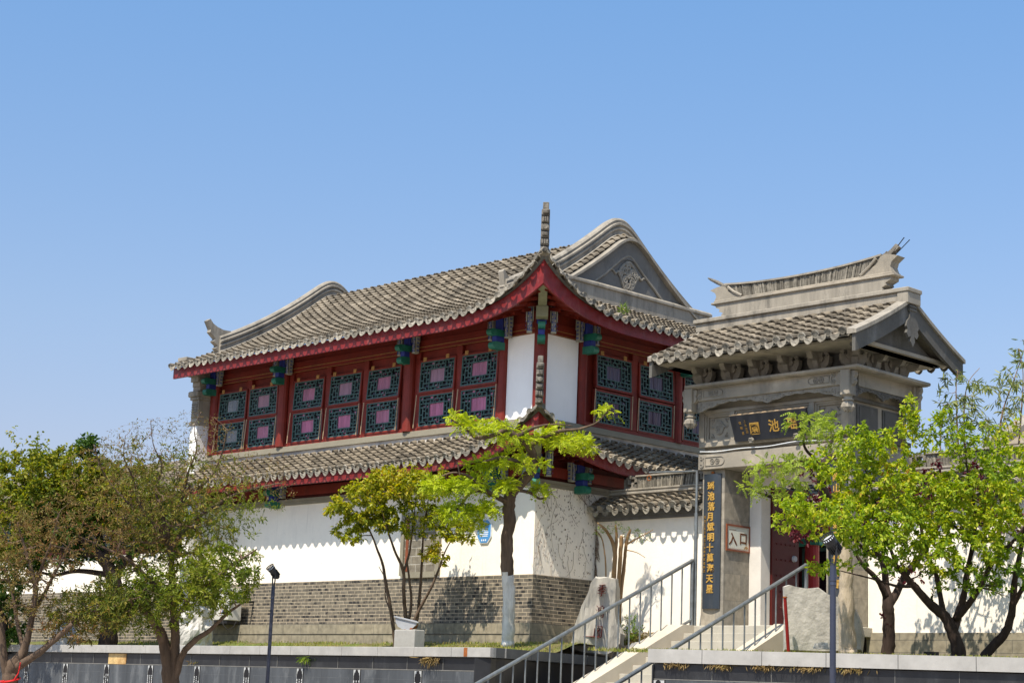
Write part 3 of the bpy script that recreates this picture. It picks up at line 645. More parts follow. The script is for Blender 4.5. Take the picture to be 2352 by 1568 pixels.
part('hip_ridge', hip_ridge(lambda d: zroof(d*c_, -d*c_) + .05, -.85, 1.52, 0, .86, .083, 6), ORN, HB)
q = hip_ridge(lambda d: zroof(d*c_, -d*c_) + .05, -.85, 1.52, 0, .86, .083, 6); q.v = [(x, DY - y, z) for x, y, z in q.v]; part('hip_ridge', q, ORN, HB)

# ---- lower roof (skirt at mid height)
EL = .82
def hl(d): return 6.42 + .62*d + .09*d*d
def liftL(a):
    t = max(0, (a + 3.0) / 3.8); return .84 * t**3.0
def zlow(x, y):
    d = y + EL; return hl(d) + liftL(x)*max(0, 1 - max(d,0)/1.5)**1.6
def S_lo(a, s): y = -EL + s*EL; return Vector((a, y, zlow(a, y)))
def keep_lo(a, p): return p.y < -a + .02 if a > -.1 else True
le = [i/7 for i in range(8)]
T3, E3 = tile_roof(S_lo, frange(-11.2, .84, .262), le, .062, keep_lo, .262, jit=.010, seed=3)
T4, E4 = tile_roof(S_lo, frange(-5.8, .84, .262), le, .062, keep_lo, .262, jit=.010, seed=4)
T3.join(T4.mirror_diag()); E3.join(E4.mirror_diag())
LR = part('lower_roof', T3, TILE, HB); part('eave_tiles', E3, TILEEND, LR)
mb = MB(); g = MB().grid([[(x, lerp(-EL+.04, min(0,-x), t), zlow(x, lerp(-EL+.04, min(0,-x), t)) - .035) for t in [k/5 for k in range(6)]] for x in frange(-11.2, .78, .09)]); mb.join(g)
g = MB().grid([[(x, lerp(-EL+.04, min(0,-x), t), zlow(x, lerp(-EL+.04, min(0,-x), t)) - .035) for t in [k/5 for k in range(6)]] for x in frange(-5.9, .78, .09)]); mb.join(g.mirror_diag()); part('roof_boarding', mb, GABLE, LR)
FL = .74
kL = lambda a: .7*max(0, (a+.4)/1.2)**2.2
f1 = fascia_mesh(FL, lambda a: zlow(a, -FL), .235, -11.2, FL, kL); f1.join(fascia_mesh(FL, lambda a: zlow(a, -FL), .235, -5.9, FL, kL).mirror_diag()); part('fascia', f1, FASCIA, HB)
zbL = lambda a: zlow(a, -FL) - .05 - .235*(1+kL(a))
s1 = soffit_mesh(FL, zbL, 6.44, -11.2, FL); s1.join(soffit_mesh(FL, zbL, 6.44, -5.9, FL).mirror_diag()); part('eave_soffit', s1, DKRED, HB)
part('hip_ridge', hip_ridge(lambda d: zlow(d*c_, -d*c_) + .05, .05, 1.13, 0, .80, .075, 6), ORN, HB)

# ---- left end pier with its corbels
mb = MB(); mb.box(-11.47, -11.19, -.40, .35, 2.6, 7.98); mb.box(-11.47, -11.19, .35, 6.3, 2.6, 9.6); P_ = part('gable_pier', mb, PIERWHITE, HB)
mb = MB(); mb.bbox(-11.50,-11.17,-.43,.35,7.93,8.0,.01); mb.bbox(-11.475,-11.185,-.405,.35,8.0,8.55,.006); mb.bbox(-11.51,-11.15,-.45,.35,8.55,8.62,.012); mb.bbox(-11.54,-11.13,-.50,.35,8.62,8.76,.02)
for k in range(6):
    t = k/5; y = -.40 - .44*(1-math.cos(t*1.5))/.93; mb.bbox(-11.48-.002*k, -11.18+.002*k, y, .35, 8.76+k*.115, 8.76+(k+1)*.115, .006)
mb.bbox(-11.51,-11.15,-.88,.35,9.44,9.53,.008)
part('corbel', mb, STONE, P_)
mb = MB(); mb.bbox(-11.44,-11.22,-.425,-.40,8.10,8.50,.008)
for i in range(4):
    for j in range(6): mb.tube([(-11.41+i*.053,-.428,8.14+j*.06),(-11.41+i*.053,-.445,8.14+j*.06)], .018, 6)
part('carved_tile', mb, CARVE, P_)

# ---- lower storey window and its surround
mb = MB(); mb.box(-3.92,-3.82,-.05,.05,4.17,5.50); mb.box(-2.80,-2.70,-.05,.05,4.17,5.50); mb.box(-3.82,-2.80,-.05,.05,5.40,5.50); mb.box(-3.82,-2.80,-.06,.05,4.12,4.24)
W_ = part('lower_window', mb, SILLST, HB)
mb = MB(); mb.box(-3.82,-2.80,-.008,.03,4.24,5.40); part('brick_infill', mb, blocks('infill_brick', (.20,.175,.13), (.15,.135,.105), (.33,.31,.26), .30, .17, .012, z0=4.24), W_)
mb = MB(); mb.box(-3.78,-3.70,-.02,-.009,4.26,5.38); part('window_jamb', mb, WOOD, W_)
# ------------------------------------------------------------------ the stone gate
GX0, GX1, GF, GBK = 3.07, 6.45, 1.40, 3.25
GT = thing('gate_tower', 'carved grey stone entrance gate with tiled roof and hanging blossom columns', 'gate', (4.76, 2.3, 3.17))
for x0, x1 in ((GX0, 3.60), (5.92, GX1)):
    mb = MB(); mb.bbox(x0, x1, GF, 2.22, 3.165, 6.105, .008); part('pier', mb, STONEBLK, GT)
mb = MB()
for x0, x1 in ((3.60, 3.88), (5.64, 5.92)): mb.bbox(x0, x1, 2.16, 2.46, 3.165, 5.86, .012)
mb.box(3.60, 5.92, 2.17, 2.46, 5.86, 6.105); part('door_frame', mb, PILASTER, GT)
for x0, x1 in ((GX0, 3.60), (5.92, GX1)):
    mb = MB(); mb.box(x0, x1-.001 if x1 < 5 else x1, 2.22, GBK, 3.165, 6.105); part('rear_pier', mb, STONEBLK, GT)
# door leaves
def leaf(x0, y0, ang, w_):
    mb = MB(); u = Vector((math.cos(ang), math.sin(ang), 0)); n = Vector((-u.y, u.x, 0)); o = Vector((x0, y0, 0))
    mb.obox(o + u*w_/2 + Vector((0,0,4.52)), u*w_/2, n*.03, (0,0,1.34))
    for k in range(5):
        for j in range(7): mb.tube([o + u*(w_*(k+1)/6) + Vector((0,0,3.6+j*.3)) - n*.03, o + u*(w_*(k+1)/6) + Vector((0,0,3.6+j*.3)) - n*.05], [.022,.01], 6)
    return mb
d = part('door_leaf', leaf(3.885, 2.47, math.radians(88), .80), DKRED, GT)
mb = MB(); mb.tube([(3.92,3.12,4.55),(3.98,3.12,4.55)], [.07,.055], 10); part('door_knocker', mb, GREYM, d)
part('door_leaf', leaf(5.635, 2.47, math.radians(92), .80), DKRED, GT)
mb = MB(); mb.bbox(2.95, 6.55, .98, 3.3, 3.0, 3.168, .01); part('threshold', mb, STEP, GT)
# beams
def relief_ends(mb, x0, x1, yf, z0, z1, side):
    h = z1 - z0; zc = (z0+z1)/2
    for s, xe in ((1, x0), (-1, x1)):
        if s != side: continue
        X = lambda u: xe + s*u
        pl = lambda u, v: (X(u), yf-.008, zc+v)
        mb.tube([pl(.07+p[0], .25*h+p[1]) for p in spiral((0,0), .05, .012, 0, 1.2)], .010, 5); mb.tube([pl(.07+p[0], -.25*h-p[1]) for p in spiral((0,0), .05, .012, 0, 1.2)], .010, 5)
        mb.tube([pl(.05,.38*h), pl(.10,.3*h), pl(.11,0), pl(.10,-.3*h), pl(.05,-.38*h)], .010, 5)
        ring = [pl(.16,.30*h), pl(.55,.30*h), pl(.60,.2*h), pl(.62,0), pl(.60,-.2*h), pl(.55,-.30*h), pl(.16,-.30*h), pl(.16,.30*h)]
        mb.tube(ring, .008, 5)
        for cx in (.33,.45):
            mb.tube([pl(cx + .05*math.cos(t*math.pi/4), .05*math.sin(t*math.pi/4)) for t in range(9)], .008, 5)
            mb.tube([pl(cx-.03,0), pl(cx+.03,0)], .008, 4); mb.tube([pl(cx,-.03), pl(cx,.03)], .008, 4)
mb = MB(); mb.bbox(3.04, 6.48, 1.29, 3.30, 6.105, 6.40, .008); B_ = part('lower_beam', mb, STONE, GT)
for sd_ in (1, -1):
    mb = MB(); relief_ends(mb, 3.06, 6.46, 1.29, 6.12, 6.39, sd_); part('beam_relief', mb, CARVE, B_)
mb = MB(); mb.box(3.08, 6.44, 1.38, 3.26, 6.40, 6.44); mb.bbox(3.05, 6.47, 1.33, 3.29, 6.44, 6.475, .008); mb.box(3.11, 6.41, 1.40, 3.24, 6.475, 6.525); part('ledge', mb, STONE, GT)
# tablet course with a long middle panel and two square panels
mb = MB(); mb.box(3.12, 6.40, 1.385, 3.22, 6.525, 7.40); part('tablet_core', mb, STONE, GT)
mb = MB(); F = 1.285
mb.bbox(3.05, 6.47, F, 1.38, 6.525, 6.615, .008); mb.bbox(3.05, 6.47, F, 1.38, 7.17, 7.235, .006)
for x0, x1 in ((3.05,3.17),(3.80,3.90),(5.62,5.72),(6.35,6.47)): mb.box(x0, x1, F+.002, 1.38, 6.615, 7.17)
for x0, x1 in ((3.17,3.80),(5.72,6.35),(3.90,5.62)):
    i = .035
    for a, yy in ((0, F+.035), (i, F+.060)):
        A0, A1, B0, B1 = x0+a, x1-a, 6.615+a, 7.17-a
        mb.box(A0, A1, yy, 1.384, B0, B0+i); mb.box(A0, A1, yy, 1.384, B1-i, B1); mb.box(A0, A0+i, yy+.001, 1.384, B0+i, B1-i); mb.box(A1-i, A1, yy+.001, 1.384, B0+i, B1-i)
part('tablet_frame', mb, STONE, GT)
for xc in (3.485, 6.035):
    mb = MB(); cloud(mb, lambda u, v: (xc + u, 1.372, 6.90 + v), .30, .016)
    for sx in (-1,1):
        for sz in (-1,1): mb.tube([(xc+sx*.20, 1.374, 6.89+sz*.16),(xc+sx*.13,1.374,6.89+sz*.17),(xc+sx*.18,1.374,6.89+sz*.10)], .012, 5)
    part('carved_tablet', mb, CARVE, GT)
for yc in (1.95, 2.75):
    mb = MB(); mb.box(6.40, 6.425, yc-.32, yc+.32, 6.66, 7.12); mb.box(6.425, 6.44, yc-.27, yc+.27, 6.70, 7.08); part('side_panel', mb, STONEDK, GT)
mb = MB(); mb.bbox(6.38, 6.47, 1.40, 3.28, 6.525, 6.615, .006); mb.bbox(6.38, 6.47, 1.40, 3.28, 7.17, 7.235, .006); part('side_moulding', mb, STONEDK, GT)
# scalloped fringe below the upper beam
def fringe(horizontal, c0, c1, fixed, thick):
    mb = MB(); n = 60; bot = []
    for k in range(n+1):
        t = k/n; e = abs(2*t-1); m = 1 - min(1, abs(t-.5)/.16)
        d = .045 + .16*max(0, (e-.55)/.45)**1.4 + .10*max(0,m)**1.2 + .022*abs(math.sin(t*26*math.pi/2))
        bot.append((lerp(c0, c1, t), 7.375 - d))
    ol = [(c0,7.38)] + bot + [(c1,7.38)]
    for (p, q) in zip(bot[:-1], bot[1:]):
        if horizontal: mb.prism([(p[0],p[1]),(q[0],q[1]),(q[0],7.38),(p[0],7.38)], 1, fixed, fixed+thick)
        else: mb.prism([(p[0],p[1]),(q[0],q[1]),(q[0],7.38),(p[0],7.38)], 0, fixed-thick, fixed)
    r = rng(5)
    for k in range(52):
        t = (k+.5)/52; c = lerp(c0, c1, t); zb = bot[int(t*n)][1]
        for z in frange(zb+.03, 7.34, .042):
            if r.random() < .75:
                if horizontal: mb.bbox(c-.022, c+.014, fixed-.012, fixed, z, z+.022, .004)
                else: mb.bbox(fixed, fixed+.012, c-.022, c+.014, z, z+.022, .004)
    return mb
part('fringe', fringe(True, 3.16, 6.48, 1.10, .05), CARVE, GT)
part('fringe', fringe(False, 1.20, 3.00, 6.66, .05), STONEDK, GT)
mb = MB(); mb.bbox(3.16, 6.52, 1.06, 3.10, 7.38, 7.63, .008); mb.box(3.2, 6.68, 1.30, 3.14, 7.375, 7.628); B_ = part('upper_beam', mb, STONE, GT)
for sd_ in (1, -1):
    mb = MB(); relief_ends(mb, 3.18, 6.38, 1.06, 7.40, 7.61, sd_); part('beam_relief', mb, CARVE, B_)
for k, (x, y) in enumerate(((3.03,1.06),(6.62,1.06),(6.64,3.10))):
    mb = MB(); mb.bbox(x-.10,x+.10,y-.11,y+.11,7.17,7.63,.012)
    for s in (-1,1):
        mb.prism([(x+s*.10,7.60),(x+s*.17,7.60),(x+s*.18,7.53),(x+s*.15,7.47),(x+s*.17,7.42),(x+s*.14,7.36),(x+s*.10,7.34)], 1, y-.05, y+.05)
    mb.lathe([(.10,7.17),(.075,7.15),(.075,7.12),(.105,7.10),(.105,7.08),(.07,7.06)][::-1], (x,y,0), 12)
    c = part('hanging_column', mb, STONE, GT)
    mb = MB(); mb.lathe([(.02,6.88),(.075,6.90),(.105,6.96),(.105,7.02),(.085,7.06)], (x,y,0), 14)
    for j in range(6):
        t = j*math.pi/3; mb.tube([(x+.10*math.cos(t),y+.10*math.sin(t),7.04),(x+.112*math.cos(t),y+.112*math.sin(t),6.96),(x+.06*math.cos(t),y+.06*math.sin(t),6.88)], [.01,.03,.012], 6)
    part('blossom', mb, RIDGE, c)
mb = MB(); mb.bbox(2.97, 6.93, .92, 3.24, 7.63, 7.69, .012); mb.box(3.01, 6.89, .96, 3.2, 7.615, 7.63); part('cornice', mb, STONE, GT)
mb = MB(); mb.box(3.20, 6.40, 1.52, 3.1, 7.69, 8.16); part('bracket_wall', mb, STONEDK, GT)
# bracket sets: local -y outwards
def gate_bracket():
    mb = MB()
    mb.prism([(.5,.0),(.10,.0),(-.0,.05),(-.06,.13),(-.09,.22),(-.20,.24),(-.26,.32),(-.28,.41),(-.22,.44),(.5,.44)], 0, -.055, .055)
    mb.prism([(-.07,.0),(.07,.0),(.10,.06),(.20,.12),(.24,.20),(.24,.30),(.12,.29),(.09,.24),(-.09,.24),(-.12,.29),(-.24,.30),(-.24,.20),(-.20,.12),(-.10,.06)], 1, .02, .13)
    q = MB(); q.prism([(-.10,.20),(.10,.20),(.14,.25),(.11,.30),(.13,.36),(.06,.42),(-.06,.42),(-.13,.36),(-.11,.30),(-.14,.25)], 1, -.02, .02)
    for s in (-1, 1): q.tube([(s*.18,.06,.28),(s*.21,-.0,.34),(s*.15,-.02,.39)], [.04,.045,.02], 6)
    return mb, q
STONEBR = mat('bracket_stone', (.24,.215,.17), .85, .25, 6, .25, 50, .2, dirt=(.07,.068,.06), dscale=4, damt=.5)
bm, bq = gate_bracket(); GBR = part('bracket', bm, STONEBR, GT, local=True); part('flower_block', bq, STONEBR, GBR, local=True)
spots = [(x, 1.28, 0) for x in (3.10, 3.79, 4.45, 5.13, 5.80)] + [(6.52, 1.38, math.pi/4), (6.56, 1.98, math.pi/2), (6.56, 2.56, math.pi/2), (6.50, 3.02, math.pi*.75)]
for i, (x, y, rz) in enumerate(spots):
    o = GBR if i == 0 else copy_tree(GBR, GT); o.location = Vector((x, y, 7.69)) - BASE[GT.name]; o.rotation_euler = (0,0,rz)
# roof
CY = 2.12; GE = 1.70
def hg(d): return 8.15 + .42*d + .05*d*d
def S_gf(a, s): y = CY - GE + s*GE*.93; return Vector((a, y, hg(y - CY + GE)))
def S_gb(a, s): p = S_gf(a, s); return Vector((p.x, 2*CY - p.y, p.z))
gc = frange(2.68, 7.02, .286); ge = [i/8 for i in range(9)]
T5, E5 = tile_roof(S_gf, gc, ge, .082, lambda a, p: a < 7.1, .286, drip=1.1, jit=.012, seed=6)
T6, E6 = tile_roof(S_gb, gc, ge, .082, lambda a, p: a < 7.1, .286, drip=1.1, jit=.012, seed=7)
GR = part('roof_slope', T5, TILE, GT); part('eave_tiles', E5, TILEEND, GR); GR2 = part('roof_slope', T6, TILE, GT); part('eave_tiles', E6, TILEEND, GR2)
ys = frange(CY-GE+.03, CY+GE-.03, .1)
zr = lambda y: hg(GE - abs(y - CY))
mb = MB(); ol = [(y, zr(y)-.045) for y in ys]; mb.prism(ol + [(ys[-1], zr(ys[-1])-.10)] + [(y, max(zr(y)-.14, 8.09)) for y in reversed(ys)] + [(ys[0], zr(ys[0])-.10)], 0, 2.60, 7.08); part('roof_slab', mb, STONE, GR)
mb = MB(); mb.box(2.63, 7.05, .56, 3.68, 8.05, 8.115); part('eave_slab', mb, STONE, GT)
for x0, x1 in ((2.52, 2.61), (7.08, 7.28)):
    mb = MB(); mb.sweep([(x0,-.05),(x1,-.05),(x1,.02),(x0,.05)], [(0, y, zr(y)+.03) for y in frange(CY-GE-.06, CY+GE+.07, .1)], (1,0,0), up=(0,0,1)); part('verge', mb, RIDGE, GT)
for x in (2.57, 7.20):
    mb = MB(); o1 = [(y, zr(y)-.02) for y in frange(CY-GE-.02, CY+GE+.03, .08)]
    o2 = [(y, zr(y)-.36 - .02*math.sin(abs(y-CY)*3)) for y in frange(CY-GE+.22, CY+GE-.21, .08)]
    e0 = [(CY-GE-.02,8.02),(CY-GE+.03,7.97),(CY-GE+.06,7.92),(CY-GE+.12,7.93),(CY-GE+.15,7.88)]; e1 = [(2*CY-y, z) for y, z in e0]
    q = MB(); n = len(o1)
    top = o1; low = [(y, max(zr(y)-.34, 0)) for y, _ in o1]
    for k in range(n-1):
        q.prism([top[k], top[k+1], low[k+1], low[k]], 0, x-.035, x+.035)
    part('barge_board', q, STONEDK, GT)
    mb = MB(); mb.prism([(y, zr(y)-.30) for y in frange(CY-1.35, CY+1.36, .1)] + [(CY+1.35, 8.11), (CY-1.35, 8.11)], 0, (6.86 if x > 5 else 2.7), (6.96 if x > 5 else 2.8)); part('gable_wall', mb, STONEDK, GT)
mb = MB(); X0, X1 = 7.22, 7.27
mb.prism([(CY-.10,9.02),(CY+.10,9.02),(CY+.11,8.90),(CY+.08,8.88),(CY+.12,8.82),(CY+.08,8.76),(CY+.10,8.66),(CY+.17,8.60),(CY+.20,8.50),(CY+.16,8.45),(CY+.19,8.38),(CY+.13,8.30),(CY+.05,8.34),(CY+.07,8.24),(CY,8.14),(CY-.07,8.24),(CY-.05,8.34),(CY-.13,8.30),(CY-.19,8.38),(CY-.16,8.45),(CY-.20,8.50),(CY-.17,8.60),(CY-.10,8.66),(CY-.08,8.76),(CY-.12,8.82),(CY-.08,8.88),(CY-.11,8.90)], 0, X0, X1)
for z in (8.80,8.86,8.92): mb.box(7.20, 7.29, CY-.115, CY+.115, z, z+.03)
part('hanging_fish', mb, STONEDK, GT)
# ridge
mb = MB(); mb.bbox(2.38, 7.28, CY-.18, CY+.18, 8.96, 9.13, .01); mb.bbox(2.34, 7.33, CY-.23, CY+.23, 9.13, 9.21, .012); mb.bbox(7.08, 7.31, CY-.21, CY+.21, 8.92, 9.13, .01); part('ridge_base', mb, RIDGE, GT)
mb = MB(); f = [(3.00,9.21),(6.68,9.21),(6.73,9.26),(6.70,9.29),(6.80,9.33),(6.78,9.37),(6.90,9.42),(6.90,9.48),(2.84,9.48),(2.84,9.42),(2.94,9.37),(2.92,9.33),(3.02,9.29),(2.98,9.26)]
mb.prism(f, 1, CY-.13, CY+.13); part('ridge_band', mb, RIDGE, GT)
mb = MB(); mb.bbox(2.74, 6.99, CY-.17, CY+.17, 9.48, 9.52, .01); mb.bbox(2.79, 6.94, CY-.14, CY+.14, 9.52, 9.56, .01); part('ridge_moulding', mb, STONE, GT)
mb = MB(); q = rng(8); x = 3.16
while x < 6.62:
    t = (x-3.16)/3.46; zt = 9.75 + .09*abs(2*t-1)**2.2 + .05*t; lean = .08*(2*t-1)
    wd = q.uniform(.028,.042); y = q.uniform(.075,.10)
    mb.prism([(x,9.56),(x+wd*.85,9.56),(x+wd*.85+lean,zt),(x+lean,zt)], 1, CY-y, CY+y); x += wd
part('tile_crest', mb, DRYSTACK, GT)
mb = MB(); xs = frange(3.12, 6.68, .12); mb.sweep([(-.12,0),(.12,0),(.12,.035),(-.12,.035)], [(x + .08*(2*(x-3.12)/3.56-1), CY, 9.75 + .10*abs(2*(x-3.12)/3.56-1)**2.2 + .05*(x-3.12)/3.56 + .005) for x in xs], (0,1,0), up=(0,0,1)); part('crest_cap', mb, RIDGE, GT)
def bird(xc, s, k):
    ol = [(.0,0),(.34,0),(.30,.11),(.33,.21),(.46,.31),(.30,.36),(.16,.38),(.08,.34),(.05,.26),(-.02,.19),(-.16,.11),(-.30,.03),(-.30,0)]
    mb = MB(); mb.prism([(xc + s*u, 9.56 + z*k) for u, z in ol], 1, CY-.12, CY+.12); mb.tube([(xc - s*.34, CY-.125, 9.58),(xc-s*.14,CY-.13,9.56+.17*k),(xc+s*.0,CY-.13,9.56+.32*k)], .03, 6); return mb
part('ridge_end', bird(6.58, 1, .92), STONE, GT)
part('ridge_end', bird(3.14, -1, .75), STONE, GT)
mb = MB(); mb.tube([(3.34,CY,9.68),(3.14,CY,9.79),(2.95,CY,9.87),(2.76,CY,9.97),(2.60,CY,10.05),(2.53,CY,10.09)], [.06,.05,.036,.040,.028,.014], 7); part('ridge_horn', mb, ORN, GT)
mb = MB(); q = rng(4)
for k in range(8):
    t = k/7; c = Vector((lerp(6.62,6.94,t), CY + q.uniform(-.01,.01), lerp(9.80,10.02,t**1.1))); mb.obox(c, Vector((.05,0,.045))*(1-.2*t), (0,.085*(1-.5*t),0), Vector((-.05,0,.055))*(1-.5*t)*q.uniform(.6,1.35))
part('ridge_horn', mb, ORN, GT)
mb = MB(); mb.tube([(6.80,CY-.04,9.86),(6.98,CY-.04,10.03),(7.13,CY-.04,10.18)], .010, 5); mb.tube([(6.86,CY+.03,9.88),(7.20,CY+.03,10.14)], .009, 5); part('rusty_rod', mb, BLACKM, GT)

# ------------------------------------------------------------------ writing
def glyphs(mb, text, place, size, depth, bold=.012):
    """one line of characters; place(u, v, d) maps letter space (u right, v up, d out) to the scene"""
    for (ch, u0, v0) in text:
        c = bpy.data.curves.new('tmp', 'FONT'); c.body = ch; c.resolution_u = 2; c.size = size; c.offset = bold; c.extrude = depth
        o = bpy.data.objects.new('tmp', c); COL.objects.link(o); bpy.context.view_layer.update()
        me = bpy.data.meshes.new_from_object(o.evaluated_get(bpy.context.evaluated_depsgraph_get()))
        mb.add([place(u0 + p.co.x, v0 + p.co.y, p.co.z) for p in me.vertices], [tuple(p.vertices) for p in me.polygons])
        bpy.data.objects.remove(o); bpy.data.curves.remove(c); bpy.data.meshes.remove(me)
# plaque above the doorway, leaning out at the top
PQ = thing('plaque', 'black lacquered name plaque with gold characters leaning out above the gate doorway', 'sign', (4.86, 1.25, 6.58))
pc = Vector((4.86, 1.14, 6.80)); pu = Vector((1,0,0)); pv = Vector((0,-.20,.46)).normalized(); pn = pu.cross(pv)
P3 = lambda u, v, d: pc + pu*u + pv*v + pn*d
mb = MB(); mb.obox(pc, pu*.87, pv*.25, pn*.02); part('board', mb, BOARD, PQ)
mb = MB(); mb.obox(P3(0,.257,0), pu*.872, pv*.008, pn*.022); part('wood_edge', mb, RAWWOOD, PQ)
mb = MB(); glyphs(mb, [('園',-.47,-.115),('池',-.03,-.10),('瑶',.38,-.09)], lambda u,v,d: P3(u + v*.12,v,d+.026), .245, .006, .003); part('gold_lettering', mb, GOLD, PQ)
mb = MB(); glyphs(mb, [('乙',-.57,.10),('未',-.57,.03),('吉',-.57,-.04),('日',-.57,-.10),('徐',-.69,.08),('明',-.68,-.02),('書',-.67,-.12)], lambda u,v,d: P3(u,v,d+.024), .058, .003, -.001); part('gold_lettering', mb, GOLD, PQ)
for u in (-.47, .55):
    mb = MB(); c = P3(u, -.235, .03); mb.tube([c, c + pn*.05], [.05,.035], 10)
    for j in range(6): mb.tube([c + pn*.03 + pu*.045*math.cos(j*math.pi/3) + pv*.045*math.sin(j*math.pi/3), c + pn*.05 + pu*.03*math.cos(j*math.pi/3) + pv*.03*math.sin(j*math.pi/3)], .018, 5)
    part('rosette', mb, CARVE, PQ)
# couplet boards
def couplet(xc, w_, z0, z1, label, chars, small, su):
    B = thing('couplet_board', label, 'sign', (xc, 1.36, z0), group='couplet boards on the gate piers')
    rows = []; n = 8
    mb = MB(); P = [(xc - w_/2 + w_*k/n, 1.372 - .035*math.sin(math.pi*k/n)) for k in range(n+1)]
    mb.prism(P + [(x, y+.022) for x, y in reversed(P)], 2, z0, z1); part('board', mb, NAVY, B)
    yf = lambda x: 1.372 - .035*math.sin(math.pi*min(1, max(0, (x - xc + w_/2)/w_)))
    def pl(u, v, d): x = xc + u; return (x, yf(x) - d - .008, v)
    m = MB(); sz = .17; step = (z1 - z0 - .40)/len(chars)
    glyphs(m, [(c, -.085 + .02*((i*7) % 3 - 1)*.4, z1 - .29 - i*step) for i, c in enumerate(chars)], lambda u, v, d: pl(u, v, d), sz, .007, .0035); part('gold_lettering', m, GOLD, B)
    if small:
        m = MB(); st = (z1-z0)*.43/len(small); glyphs(m, [(c, su, z1 - .83 - i*st) for i, c in enumerate(small)], pl, .060, .003, -.001); part('gold_lettering', m, GOLD, B)
    m = MB(); m.bbox(xc-.03, xc+.03, 1.36, 1.40, z1, z1+.05, .006); part('hook', m, RUST, B)
    return B
couplet(3.335, .41, 3.50, 6.02, 'dark lacquered couplet board with gold characters on pier beside the entrance sign', '瑶池落月斌明十萬海天星', '歲次乙亥暮春吉日周明華撰徐明書', -.185)
couplet(6.19, .41, 3.52, 6.02, 'dark couplet board on the gate pier half hidden behind the cream painted trunk', '閣山浮雲影三千世界春', '', 0)
# entrance sign on the inner face of the left pier
ES = thing('entrance_sign', 'ivory sign with brown wooden frame and two large brown characters on jamb', 'sign', (3.61, 1.87, 4.60))
sx = 3.602; y0, y1, z0, z1 = 1.455, 2.165, 4.585, 5.085
mb = MB(); mb.box(sx, sx+.028, y0, y1, z0, z0+.035); mb.box(sx, sx+.028, y0, y1, z1-.035, z1); mb.box(sx, sx+.0275, y0, y0+.03, z0+.035, z1-.035); mb.box(sx, sx+.0275, y1-.03, y1, z0+.035, z1-.035); part('frame', mb, WOOD, ES)
mb = MB(); mb.box(sx, sx+.014, y0+.03, y1-.03, z0+.035, z1-.035); part('panel', mb, SIGNBG, ES)
E3 = lambda u, v, d: (sx + .016 + d, y0 + u, z0 + v)
mb = MB(); glyphs(mb, [('入',.075,.135),('口',.385,.165)], E3, .25, .002, .006)
part('lettering', mb, SIGNTXT, ES)
mb = MB()
for k in range(8):
    u = .085 + k*.027; v = .395
    for (a, b, c, d_) in ((0,.018,0,.004),(0,.018,.009,.013),(.007,.011,-.004,.018)): mb.box(sx+.014, sx+.0165, y0+u+a, y0+u+b, z0+v+c, z0+v+d_)
I = .055
for (a,b,c,d_) in ((I,.71-I,.052,.055),(I,.71-I,.445,.448),(I,I+.004,.055,.445),(.71-I-.004,.71-I,.055,.445)): mb.box(sx+.0141, sx+.016, y0+a, y0+b, z0+c, z0+d_)
part('small_print', mb, HINGE, ES)
mb = MB(); G = lambda a,b,c,d_: mb.box(sx+.0142, sx+.0168, y0+.60+(a-.575)*.8, y0+.60+(b-.575)*.8, z0+.06+(c-.062)*.75, z0+.06+(d_-.062)*.75)
G(.49,.52,.062,.085); G(.55,.60,.062,.085); G(.63,.66,.062,.085); G(.515,.635,.092,.105); G(.50,.65,.106,.112); G(.54,.61,.116,.128); G(.53,.62,.129,.134); G(.555,.60,.138,.148)
part('pavilion_emblem', mb, HINGE, ES)
# octagonal blue plate on the hall wall
PL = thing('wall_plate', 'small blue octagonal enamel plate with white text on the white wall', 'plate', (-1.40, -.02, 4.99))
def octo(s, y0, y1):
    q = MB(); q.prism([(-1.40 + s*x, 5.005 + s*z) for x, z in ((-.10,-.24),(.10,-.24),(.20,-.11),(.20,.14),(.10,.24),(-.10,.24),(-.20,.14),(-.20,-.11))], 1, y0, y1); return q
part('rim', octo(1.0, -.022, .005), WPLATE, PL); part('face', octo(.94, -.028, -.02), PLATE, PL)
mb = MB(); q = rng(3)
for r_ in range(5):
    z = 5.05 - r_*.038; x = -1.52
    while x < -1.29:
        d = q.uniform(.01,.022); mb.box(x, x+d, -.031, -.0285, z, z+.022); x += d + .006
for k in range(3): mb.box(-1.47+k*.055, -1.44+k*.055, -.031, -.0285, 4.81, 4.845)
mb.tube([(-1.40,-.030,5.15),(-1.40,-.031,5.151)], .04, 10); part('white_print', mb, WPLATE, PL)
# white cable sagging along the lower beam
mb = MB(); mb.tube([(x, 1.27, 6.45 + .012*math.sin(x*5) - .018*math.sin((x-3.1)*1.9)) for x in frange(3.1, 5.9, .1)], .008, 5); single('cable', mb, WPLATE, 'thin white cable draped along the lower beam of the gate', 'cable')

